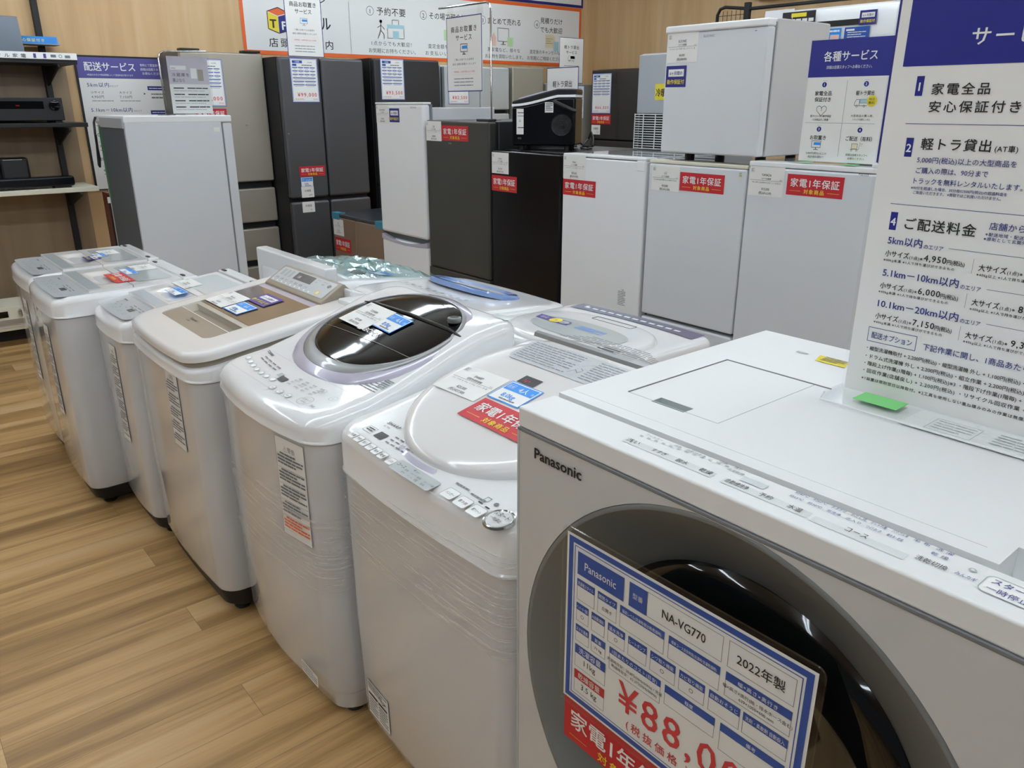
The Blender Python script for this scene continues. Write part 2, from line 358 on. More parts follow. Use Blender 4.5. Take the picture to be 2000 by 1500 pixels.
def warranty_card(w=0.215, h=0.072):
    c = Card().rect(0, 0, w, h, 'red', 0)
    c.text('家電1年保証', w / 2, h * 0.44, h * 0.44, 'card_white', 'c', w=w * 0.86, bold=0.022)
    c.text('対象商品', w / 2, h * 0.12, h * 0.24, 'yellow', 'c', w=w * 0.36, bold=0.02)
    c.rect(w * 0.06, h * 0.20, w * 0.26, h * 0.22, 'gold', 1).rect(w * 0.74, h * 0.20, w * 0.94, h * 0.22, 'gold', 1); return c
def six_card(w=0.100, h=0.075, c0='navy'):
    c = Card().rect(0, 0, w, h, c0, 0).rect(w * .12, h * .50, w * .88, h * .84, 'card_white', 1)
    c.text('6ヶ月間の', w / 2, h * .58, h * .2, c0, 'c', w=w * .62, bold=.02).text('動作保証付', w / 2, h * .16, h * .24, 'yellow', 'c', w=w * .84, bold=.02); return c
def energy_card(cap='8.0kg', w=0.100, h=0.075, extra='4人', inv=False):
    c = Card().rect(0, 0, w, h, 'sky', 0).rect(w * .03, h * .04, w * .97, h * .96, 'card_white', 1).rect(w * .06, h * .55, w * .94, h * .92, 'sky', 2)
    c.frame(w * .10, h * .65, w * .30, h * .84, .0006, 'card_white', 3).text('目安', w * .20, h * .69, h * .12, 'card_white', 'c', h=3)
    c.text(extra, w * .60, h * .62, h * .26, 'card_white', 'c', h=3, bold=.02).text('用', w * .88, h * .65, h * .12, 'card_white', 'c', h=3)
    c.text(cap, w * .45, h * .22, h * .26, 'sky', 'c', h=3, bold=.02).dashes(w * .3, w * .8, h * .10, h * .05, 'ink_soft', 3); return c
def spec_sheet(price, w=0.212, h=0.297, brand='冷蔵庫'):
    c = Card().rect(0, 0, w, h, 'royal', 0).rect(.004, .004, w - .004, h - .004, 'card_white', 1).frame(.007, .007, w - .007, h - .007, .002, 'royal', 2)
    c.rect(.018, h - .034, .095, h - .016, 'royal', 2).text(brand, .056, h - .030, .012, 'card_white', 'c', h=3).text('2020年製', w - .06, h - .030, .009, 'ink', 'c')
    c.rect(.018, h - .053, .050, h - .039, 'royal', 2).dashes(.09, .17, h - .050, .006)
    v = h - .066
    for row in range(6):
        hh = .006; wide = row in (3,)
        n = 4 if row < 3 else (1 if wide else 2)
        for k in range(n):
            a = .016 + k * (w - .032) / n; b = a + (w - .032) / n - .005; c.rect(a, v, b, v + hh, 'royal', 2); c.dashes(a + .01, b - .01, v - .008, .002, n=2, seed=row)
        v -= .023
    c.text(price, w / 2 + .01, .040, .036, 'price_red', 'c', w=w * .70, bold=.02).text('(税抜価格)', .016, .018, .011, 'price_red', 'l', w=.075).text('%s' % price, w - .016, .018, .011, 'price_red', 'r'); return c

# ------------------------------------------------------------ the room
def room():
    b = MB(); b.box(-6.4, 5, -6, 6.3, -0.1, 0, 'wood_floor'); struct(b.build('floor'))
    b = MB(); b.box(-6.5, -6.35, -6, 6.4, 0, 2.9, 'wood_wall_y'); struct(b.build('wall_left'))
    b = MB(); b.box(-6.35, 5, 6.25, 6.4, 0, 2.9, 'wood_wall_x'); struct(b.build('wall_back'))
    b = MB(); b.box(-6.4, 5, -6, 6.3, 2.9, 3.0, 'ceiling_white'); struct(b.build('ceiling'))
    b = MB(); b.box(-6.35, -6.338, 1.36, 6.25, 0, 0.08, 'cream'); struct(b.build('baseboard_left'))
    b = MB(); b.box(-6.33, 5, 6.238, 6.25, 0, 0.08, 'cream'); struct(b.build('baseboard_back'))
room()
def lights():
    proto = None; i = 0
    names = {-5.0: 'above the aisle by the left wall', -2.6: 'above the washing machines', -0.2: 'over the picture taker', 2.2: 'over the right aisle'}
    for x in (-5.0, -2.6, -0.2, 2.2):
        for k in range(7):
            y = -2.6 + k * 1.24
            ordn = ['first', 'second', 'third', 'fourth', 'fifth', 'sixth', 'seventh', 'eighth'][k]
            lab = 'twin tube ceiling light %s, %s from the open front' % (names[x], ordn)
            if proto is None:
                t = thing('ceiling_light', lab, 'ceiling light', (x, y, 2.9), 0, 'twin tube ceiling lights in rows')
                parts = [box_part('housing', t, -.09, .09, -.62, .62, -.05, 0, 'white_matte', .004)]
                for s in (-1, 1):
                    b = MB(); b.tube([(s * .05, -.59, -.075), (s * .05, .59, -.075)], .015, 'tube_glow', 10); parts.append(b.build('tube', t))
                proto = t
            else:
                t = proto.copy(); COL.objects.link(t); t.location = (x, y, 2.9); t['label'] = lab
                for p in parts:
                    c = p.copy(); COL.objects.link(c); c.parent = t
lights()

# ------------------------------------------------------------ washing machines
def pw(pts):
    def f(y):
        if y <= pts[0][0]: return pts[0][1]
        for (a, za), (b, zb) in zip(pts, pts[1:]):
            if y <= b: return za + (zb - za) * (y - a) / (b - a)
        return pts[-1][1]
    return f
def smooth(f, r=0.04, n=9): return lambda y: sum(f(y + r * (2 * k / (n - 1) - 1)) for k in range(n)) / n
def frame_top(mb, outer, hole, zf, zlow, er, m, lip=0.012, seg=4, mid=5):
    rings = []; o = outer(0.0); rings.append([(x, y, zlow) for x, y, *_ in o])
    for k in range(seg + 1):
        a = pi / 2 * k / seg; e = er * (1 - cos(a)); rings.append([(x, y, zf(y) - er * (1 - sin(a))) for x, y, *_ in outer(e)])
    A = rings[-1]; B = hole
    for k in range(1, mid + 1):
        t = k / mid; rings.append([(p[0] + (q[0] - p[0]) * t, p[1] + (q[1] - p[1]) * t, 0) for p, q in zip(A, B)]); rings[-1] = [(x, y, zf(y)) for x, y, _ in rings[-1]]
    rings.append([(x, y, zf(y) - lip) for x, y, *_ in B])
    mb.loft(rings, m, cap0=False, cap1=False)
def washer_base(t, w, d, zs, r=0.045, bulge=0.012, zb=0.075, m='white_body', base='black_matte', foot_h=0.022):
    b = MB(); rings = []
    for z, e in ((zb, .022), (zb + .008, .012), (zb + .03, .006), (zb + .3, .001), (zs - .004, 0), (zs, .003)):
        rings.append([(x, y, z) for x, y, _ in rrect(w - 2 * e, d - 2 * e, r, bulge=bulge)])
    b.loft(rings, m); body = b.build('body', t)
    b = MB(); b.loft([[(x, y, z) for x, y, _ in rrect(w - e, d - e, r, bulge=bulge * .5)] for z, e in ((foot_h, .07), (foot_h + .015, .045), (zb + .004, .03))], base); b.build('base', t)
    for sx in (-1, 1):
        for sy in (-1, 1):
            b = MB(); b.lathe([(.024, 0), (.026, .006), (.02, .012), (.018, foot_h + .01)], 'black_plastic', (sx * (w / 2 - .075), sy * (d / 2 - .075), 0), 'z', 16, True, True); b.build('foot', t)
    return body
def housing(t, w, d, zs, zf, er=.02, r=.046, bulge=.014, m='white_gloss', hole=None, zback=None):
    b = MB(); fn = lambda e: rrect(w + .006 - 2 * e, d + .006 - 2 * e, max(r - e * .6, .012), bulge=bulge)
    if hole: frame_top(b, fn, hole, zf, zs, er, m)
    else: dome(b, fn, lambda x, y: zf(y), zs, er, m, inner=12, seg=5, lip=True)
    return b.build('housing', t)
def warning_label(t, x, yf, z, w, h, seed=3, qr=False, name='warning_label', m='paper', cb=None):
    c = Card().rect(0, 0, w, h, m, 0).frame(0, 0, w, h, .001, 'ink_soft', 1)
    c.text('⚠警告', w * .5, h - .03, .014, 'ink_soft', 'c', w=w * .4)
    n = int((h - .05) / .0085); v = h - .042
    for k in range(n):
        if k % 5 == 4: v -= .0085; c.rect(w * .04, v + .006, w * .96, v + .0066, 'ink_soft', 1); continue
        c.dashes(w * (.06 if k % 5 else .16), w * (.95 if k % 3 else .7), v, .0044, 'orange' if (qr and k > n - 5) else 'ink_soft', n=4, seed=seed + k); v -= .0085
    return c.build(name, t, (lambda u, v, hh: (x + u, yf - cb[1] * (1 - (2 * (x + u) / cb[0]) ** 2) - .0018 - hh, z + v)) if cb else front_fn(x, yf, z))

def small_washer(nm, x0, x1, yf, d, ztop, zback, label, stickers):
    w = x1 - x0; cx = (x0 + x1) / 2; yc = yf + d / 2
    t = thing(nm, label, 'washing machine', (cx, yc, 0), 0, 'white washing machines in the front row')
    zf = smooth(pw([(-d / 2, ztop), (d / 2, zback)]), .01, 3); zs = ztop - .075
    washer_base(t, w, d, zs)
    housing(t, w, d, zs, lambda y: zf(y) - .012 * max(0, (-y - d / 2 + .05) / .05), er=.022)
    W = w - .035
    c = Card(); pts = [(x, y) for x, y, _ in rrect(W, .105, .03, n=5, side=2)]
    pts = [(x, y - (0.008 * (1 - (2 * x / W) ** 2) if y < 0 else 0)) for x, y in pts]
    c.poly(pts, 'panel_grey', 0)
    c.text('Panasonic', -W * .34, .025, .010, 'ink', bold=.01)
    for k in range(5): c.disc(-W * .30 + k * .028, -.002 - (k % 2) * .012, .0032, 'ink_soft', 1, 10)
    for k in range(6): c.dashes(W * .02 + (k % 3) * .05, W * .02 + (k % 3) * .05 + .036, .022 - (k // 3) * .012, .0035, 'ink_soft', n=2, seed=k)
    c.rect(W * .12, -.012, W * .24, .008, 'lcd_grey', 1)
    for k in range(6): c.frame(-W * .30 + k * .06, -.036, -.266 * W + k * .06 + .012, -.026, .0008, 'ink_soft', 1)
    c.build('control_panel', t, top_fn(0, -d / 2 + .066, plane_of(zf, -d / 2 + .07), lift=.0008))
    # folding lid, two leaves with a finger bowl
    y0 = -d / 2 + .122; y1 = -d / 2 + .455; ym = -d / 2 + .275
    def lz(x, y):
        z = zf(y) + .010
        bx = max(0, 1 - (abs(x + .0) / (W * .30)) ** 4); by = max(0, 1 - ((y - (y0 + .105)) / .052) ** 2)
        return z - .014 * bx * by
    for n_, a, b_ in (('front_lid_leaf', y0, ym - .002), ('rear_lid_leaf', ym + .002, y1)):
        b = MB(); nx, ny = 30, 18; P = []
        def fn(u, v): 
            x = -W / 2 + W * u; y = a + (b_ - a) * v
            return (x, y, lz(x, y) if n_[0] == 'f' else zf(y) + .010)
        b.grid(nx, ny, fn, 'lid_white')
        e = [fn(k / nx, 0) for k in range(nx + 1)] + [fn(1, k / ny) for k in range(1, ny + 1)] + [fn(1 - k / nx, 1) for k in range(1, nx + 1)] + [fn(0, 1 - k / ny) for k in range(1, ny)]
        b.loft([[(p[0], p[1], zf(p[1]) - .002) for p in e], e], 'lid_white', False, False)
        b.build(n_, t, angle=50)
    Card().poly([(x, y) for x, y, _ in rrect(W * .80, .135, .02, n=4, side=2)], 'lid_window', 0).build('lid_window', t, top_fn(0, y1 - .085, plane_of(lambda y: zf(y) + .010, y1 - .08), lift=.001))
    Card().rect(-W * .45, -.022, W * .45, .022, 'lid_window', 0).build('handle_plate', t, top_fn(0, y0 + .026, plane_of(lambda y: zf(y) + .010, y0 + .026), lift=.001))
    box_part('back_cover', t, -W / 2, W / 2, y1 + .006, d / 2 - .012, zback - .02, zback + .012, 'white_gloss', .006, 3)
    for s in (-1, 1): box_part('hinge', t, s * W * .40 - .016, s * W * .40 + .016, y1 + .012, y1 + .024, zback + .010, zback + .0155, 'black_plastic', .001)
    pl = lambda y: plane_of(lambda q: zf(q) + .010, y)
    for n_, c, X, Y in stickers: c.build(n_, t, top_fn(X - cx, Y - yc, pl(Y - yc + .03), lift=.0022))
    warning_label(t, w * .02, -d / 2, .36, .075, .36, 5, cb=(w, .012))
    for z in (.66, .22):
        for k in range(2):
            b = MB(); b.tube([(w / 2 - .0005, -.10, z - k * .022), (w / 2 + .0015, -.06, z - k * .022), (w / 2 + .0015, .12, z - k * .022), (w / 2 - .0005, .16, z - k * .022)], .004, 'white_body', 8); b.build('side_rib', t)
    return t
small_washer('washing_machine', -4.15, -3.655, .495, .52, .845, .85, 'small white washing machine with navy card on its lid, nearest the wall shelves',
    [('price_card', price_card('Panasonic', '全自動洗濯機', 'NA-F50 2021年製 5.0kg', '¥15,000', '(税込¥16,500)', .13, .075), -4.03, .845 - .02), ('energy_card', energy_card('5.0kg', .11, .05, '1人'), -3.97, .77 + .02), ('guarantee_sticker', six_card(.10, .062), -3.915, .72 + .02)])
small_washer('washing_machine', -3.62, -3.135, .478, .53, .848, .852, 'small white washing machine with a red warranty card lying on its lid',
    [('price_card', price_card('Panasonic', '全自動洗濯機', 'NA-F60 2021年製 6.0kg', '¥18,000', '(税込¥19,800)', .13, .085), -3.54, .835), ('energy_card', energy_card('6.0kg', .13, .048, '2人'), -3.49, .785), ('warranty_sticker', warranty_card(.205, .07), -3.425, .712)])
small_washer('washing_machine', -3.125, -2.735, .60, .52, .825, .875, 'small white washing machine with only blue and white cards, next to champagne lid washer',
    [('price_card', price_card('Panasonic', '全自動洗濯機', 'NA-F50 2020年製 5.0kg', '¥14,000', '(税込¥15,400)', .14, .07), -3.09, .875), ('energy_card', energy_card('5.0kg', .12, .05, '1人'), -3.00, .82)])

def champagne_washer():
    x0, x1, yf, d = -2.70, -2.105, .615, .585; w = x1 - x0; cx = (x0 + x1) / 2; yc = yf + d / 2
    t = thing('washing_machine', 'white washing machine with champagne framed lid, brown glass window and angled control panel', 'washing machine', (cx, yc, 0))
    zl = lambda y: .862 + .13 * (y + yc - .65)
    washer_base(t, w, d, .775, r=.055, bulge=.012, zb=.085)
    b = MB(); fn = lambda e: rrect(w + .006 - 2 * e, d + .006 - 2 * e, .057, bulge=.014)
    zh = lambda y: zl(y) - .045
    dome(b, fn, lambda x, y: zh(y), .775, .012, 'white_gloss', inner=6, lip=True); b.build('housing', t)
    b = MB(); o = rrect(w - .02, d - .02, .07, bulge=.014)
    b.loft([[(x, y, zh(y) - .006) for x, y, _ in o], [(x, y, zl(y) - .022) for x, y, _ in rrect(w - .004, d - .004, .07, bulge=.014)]], 'champagne'); b.build('lid_band', t)
    hx = -.022; hy = .8875 - yc
    hole = rrect(.415, .385, .028, cx=hx, cy=hy)
    b = MB(); outer = lambda e: rrect(w + .012 - 2 * e, d - .002 - 2 * e, .08 - e, bulge=.016, cy=-.004)
    frame_top(b, outer, hole, zl, 0, .014, 'lid_white', lip=.004)
    k = len(outer(0)); b.v[:k] = [(x, y, zl(y) - .026) for x, y, *_ in outer(0)]
    b.build('lid', t)
    P = lambda y: plane_of(zl, y - yc)
    # insert: beige plate, slot, brown glass, lavender strip
    b = MB(); L, R_ = hx - .2075, hx + .2075
    def q(xa, xb, ya, yb, dz, m, dz2=None):
        b.add([(xa, ya - yc, zl(ya - yc) + dz), (xb, ya - yc, zl(ya - yc) + dz), (xb, yb - yc, zl(yb - yc) + (dz if dz2 is None else dz2)), (xa, yb - yc, zl(yb - yc) + (dz if dz2 is None else dz2))], [(0, 1, 2, 3)], m, False)
    q(L, R_, .697, .768, -.003, 'champagne'); q(L, L + .012, .768, .812, -.003, 'champagne_light'); q(R_ - .012, R_, .768, .812, -.003, 'champagne_light'); q(L, R_, .812, .83, -.003, 'champagne_light')
    q(L, R_, .766, .7685, -.002, 'white_bright')
    xa, xb = L + .012, R_ - .012
    za = zl(.768 - yc) - .003; zb_ = zl(.812 - yc) - .003; D = .035
    A = [(xa, .768 - yc, za), (xb, .768 - yc, za), (xb, .812 - yc, zb_), (xa, .812 - yc, zb_)]; B = [(xa + .03, .772 - yc, za - D), (xb - .01, .772 - yc, za - D), (xb - .01, .81 - yc, zb_ - D), (xa + .03, .81 - yc, zb_ - D)]
    b.loft([A, B], 'champagne_light', False, True); ins = b.build('handle_insert', t, angle=20)
    c = Card().text('Panasonic', 0, 0, .015, 'ink', bold=.01).dashes(0, .03, -.012, .003); c.build('brand_lettering', ins, top_fn(hx - .05, .738 - yc, P(.74), lift=-.0028 + .0008))
    b = MB(); q(L, R_, .83, 1.03, -.002, 'brown_glass'); b.build('lid_glass', t)
    b = MB(); q(L, R_, 1.03, 1.08, -.002, 'lavender'); b.build('glass_edge_strip', t)
    price_card('Panasonic', '全自動洗濯機', 'NA-FA80 2020年製 8.0kg', '¥30,000', '(税込¥33,000)', .15, .10).build('price_card', t, top_fn(-2.632 - cx, .842 - yc, P(.88), lift=.001))
    energy_card('8.0kg', .115, .072).build('energy_card', t, top_fn(-2.475 - cx, .845 - yc, P(.88), lift=.001))
    six_card(.13, .072, 'purple').build('guarantee_sticker', t, top_fn(-2.49 - cx, .932 - yc, P(.96), lift=.001))
    # tilted panel
    X0, X1 = hx - .205, hx + .215; pr = [(1.055, .905), (1.055, .918), (1.062, .924), (1.137, .968), (1.144, .966), (1.165, .945), (1.185, .915)]
    b = MB(); b.loft([[(X0 + k, y - yc, z) for y, z in pr] for k in (0,)] + [[(X1, y - yc, z) for y, z in pr]], 'champagne'); cp = b.build('control_panel', t, .003, 2)
    sl = (.968 - .924) / (1.137 - 1.062); f = lambda y: .924 + (y + yc - 1.062) * sl
    c = Card().poly([(x, y) for x, y, _ in rrect(.39, .062, .006, n=3, side=1)], 'panel_grey', 0)
    c.rect(-.075, -.002, .055, .027, 'lcd_grey', 1).rect(-.01, .002, .015, .018, 'black_plastic', 2).text('1:00', -.055, .006, .014, 'card_white')
    for k in range(3): c.rect(-.175 + k * .03, -.002, -.155 + k * .03, .024, 'lcd_light', 1)
    for k in range(7): c.text(['予約', '水量', '洗い', 'すすぎ', '脱水', '乾燥', 'コース'][k], -.165 + k * .036, -.018, .0085, 'ink', 'c', w=.02)
    for k in range(9): c.disc(-.18 + k * .034, -.025, .0045, 'white_bright', 1, 10, .0025)
    c.rect(.075, -.012, .095, -.001, 'panel_grey', 2).disc(.165, .014, .011, 'chrome', 1, 14, .006).disc(.14, -.018, .016, 'gold', 1, 14, .008).disc(.14, -.018, .010, 'paper', 2, 14, .005).text('スタート', .14, -.020, .006, 'ink', 'c', h=3)
    for k in range(4): c.text(['おまかせ', 'わたし流', '毛布', '槽洗浄'][k], .07 + (k % 2) * .045, .02 - (k // 2) * .01, .006, 'ink_soft')
    c.build('display', cp, top_fn(hx + .003, 1.0995 - yc, f, lift=.0012))
    b = MB(); pr = [(1.14, .90), (1.14, .957), (1.19, .94), (1.2, .93), (1.2, .90)]
    b.loft([[(-w / 2 + .03, y - yc, z) for y, z in pr], [(w / 2 - .06, y - yc, z - .0) for y, z in pr]], 'white_gloss'); b.build('rear_cover', t, .008, 3)
    box_part('hose_cover', t, w / 2 - .075, w / 2 + .0, 1.10 - yc, 1.195 - yc, .90, .935, 'white_gloss', .006, 3)
    warning_label(t, .075, -d / 2, .535, .098, .25, 8, cb=(w, .012))
champagne_washer()

def oval_washer():
    x0, x1, yf, d = -2.066, -1.482, .672, .585; w = x1 - x0; cx = (x0 + x1) / 2; yc = yf + d / 2
    t = thing('washing_machine', 'white washer dryer with oval black glass lid in a silver ring', 'washing machine', (cx, yc, 0))
    zw = smooth(pw([(.60, .838), (.83, .866), (.90, .888), (1.10, .962), (1.19, .978), (1.30, .985)]), .035); zf = lambda y: zw(y + yc)
    body = washer_base(t, w, d, .79, r=.05, bulge=.035, base='white_body', zb=.085)
    housing(t, w, d, .79, lambda y: zf(y), er=.03, r=.055, bulge=.037)
    ox, oy = -1.770 - cx, 1.015 - yc; zq = lambda y: .868 + .285 * (y + yc - .81)
    def disc_rings(mb, prof, m, cap=True, p=2.15):
        mb.loft([[(x, y, zq(y) + dz) for x, y in ellip(.272 * (s + max(0, .93 - s) * .40 if s > .5 else s * 1.07), .222 * s, 96, ox, oy + (.93 - max(s, .78)) * .12 * (s < .93), p)] for s, dz in prof], m, False, cap)
    b = MB(); disc_rings(b, [(1.01, -.03), (1.0, -.004), (.975, .002), (.89, .006)], 'lavender', False); b.build('lid_skirt', t, angle=60)
    b = MB(); disc_rings(b, [(.89, .0055), (.885, .0075), (.83, .0095), (.80, .0095), (.79, .011), (.782, .003)], 'silver_ring', False); b.build('lid_ring', t, angle=60)
    b = MB(); rg = [(.785, .002), (.78, .0085), (.76, .0095), (.6, .0115), (.45, .0130), (.2, .0145), (.02, .015)]; disc_rings(b, rg, 'black_glass', True); g = b.build('lid_glass', t, angle=60)
    zg = lambda y: zq(y) + .0165
    b = MB(); b.tube([(-2.012 - cx, 1.098 - yc, zq(1.098 - yc) + .004), (-1.95 - cx, 1.100 - yc, zq(1.1 - yc) + .013), (-1.77 - cx, 1.1 - yc, zq(1.1 - yc) + .017), (-1.58 - cx, 1.1 - yc, zq(1.1 - yc) + .013), (-1.523 - cx, 1.096 - yc, zq(1.1 - yc) + .004)], .0045, 'black_plastic', 8); b.build('lid_hinge', t)
    b = MB(); b.tube([(-1.985 - cx, .955 - yc, zq(.955 - yc) + .0095), (-1.92 - cx, .957 - yc, zq(.957 - yc) + .0135), (-1.742 - cx, .960 - yc, zq(.96 - yc) + .0166), (-1.62 - cx, .962 - yc, zq(.962 - yc) + .0135), (-1.55 - cx, .965 - yc, zq(.965 - yc) + .009)], .0007, 'silver_ring', 6); b.build('lid_fold', t)
    b = MB(); b.lathe([(.017, 0), (.019, .004), (.018, .012), (.012, .014), (.010, .008)], 'ring_grey', (-1.605 - cx, 1.135 - yc, zq(1.135 - yc) + .011), 'z', 24, False, True); b.build('softener_cap', t)
    P = zg
    price_card('TOSHIBA', '縦型洗濯乾燥機', 'AW-8V 2018年製 8.0kg 乾燥4.5kg', '¥25,000', '(税込¥27,500)').build('price_card', t, top_fn(-1.955 - cx, .985 - yc, P, radians(-2), .002))
    energy_card('8.0kg').build('energy_card', t, top_fn(-1.812 - cx, 1.008 - yc, P, radians(-3), .002))
    Card().text('ZABOON', 0, 0, .024, 'card_white', w=.105, bold=.01).build('lid_lettering', g, top_fn(-1.84 - cx, .978 - yc, P, 0, .001))
    # control deck printing and keys
    Q = plane_of(zf, .735 - yc)
    c = Card(); c.text('TOSHIBA', -.205, .045, .012, 'ink', w=.045, bold=.02)
    for k in range(7): c.disc(-.200 + k * .029, -.008 - .004 * k + .0006 * k * k, .0085, 'key_white', 2, 14, .0065).ring(-.200 + k * .029, -.008 - .004 * k + .0006 * k * k, .0092, .0009, 'lcd_light', 3, 14)
    c.rect(-.045, .008, -.028, .024, 'lcd_light', 1).rect(-.024, -.002, .004, .018, 'black_plastic', 1).text('88', -.020, .001, .012, 'lcd_grey', h=3)
    labs = ['洗濯', '洗乾', '乾燥', '標準', '念入り', '風呂水', '予約', '水位', '洗い', 'すすぎ', '脱水', '時短', '毛布', '手洗い', '香り', '温水']
    for k in range(16): c.text(labs[k], .018 + (k % 4) * .030, .034 - (k // 4) * .0105, .0072, 'ink_soft')
    for k in range(8): c.dashes(-.175 + (k % 4) * .028, -.155 + (k % 4) * .028, .030 - (k // 4) * .012, .004, n=2, seed=k)
    for k in range(3): c.disc(.015 + k * .034, -.032, .009, 'key_white', 2, 14, .007).ring(.015 + k * .034, -.032, .0098, .0009, 'lcd_light', 3, 14).text(['予約', '洗い', '脱水'][k], .015 + k * .034, -.034, .0055, 'ink_soft', 'c', h=3)
    c.ring(.135, -.022, .019, .0012, 'lcd_light', 2).text('スタート', .135, -.021, .0085, 'ink_soft', 'c', w=.028).text('一時停止', .135, -.031, .006, 'ink_soft', 'c', w=.022)
    c.ring(.125, .030, .010, .001, 'lcd_light', 2).text('切', .125, .027, .007, 'ink_soft', 'c').ring(.175, .020, .010, .001, 'lcd_light', 2).text('入', .175, .017, .007, 'ink_soft', 'c').text('8kg', .165, -.034, .011, 'ink_soft')
    o = [(x, y) for x, y, _ in rrect(.43, .115, .02, n=4, side=1)]; c.path(o + o[:1], .0007, 'lcd_light', 1)
    bend = top_fn(0, .745 - yc, Q, lift=.0016); c.build('control_panel', t, lambda u, v, hh: bend(u * 1.17, v - .030 * (1 - (2 * u * 1.17 / w) ** 2) + .012, hh))
    c = Card().fine(0, .085, .055, 6, .0085, .0025, seed=2).text('⚠', -.014, .040, .012, 'ink_soft').text('注意', .045, .058, .009, 'ink_soft'); c.rect(.060, .028, .092, .064, 'lcd_light', 1).fine(.062, .09, .06, 5, .0065, .003, seed=9)
    c.build('care_print', t, top_fn(-1.60 - cx, .828 - yc, plane_of(zf, .855 - yc), 0, .0014))
    Card().rect(0, 0, .06, .022, 'lid_window', 0).build('rear_label', t, top_fn(-1.565 - cx, 1.225 - yc, plane_of(zf, 1.22 - yc), 0, .001))
    Card().disc(0, 0, .006, 'white_bright', 0).build('rear_button', t, top_fn(-1.52 - cx, 1.185 - yc, plane_of(zf, 1.18 - yc), 0, .001))
    warning_label(t, .130, -d / 2, .52, .115, .26, 12, qr=True, cb=(w, .035))
    c = Card().rect(0, 0, .09, .035, 'paper', 0).fine(.004, .086, .028, 4, .007, .0025, seed=4); c.build('lower_label', t, front_fn(.15, -d / 2 - .030, .125))
    for z0, z1, sd in ((.40, .62, 1),):
        b = MB(); rr = []
        for k in range(9):
            z = z0 + (z1 - z0) * k / 8; rr.append([(x, y, z + .015 * sin(x * 9 + sd)) for x, y, _ in rrect(w + .006 + .001 * (k % 2), d + .006, .05, bulge=.036, n=6, side=14)])
        b.loft(rr, 'stretch_film', False, False); b.build('stretch_wrap', t, angle=60)
oval_washer()

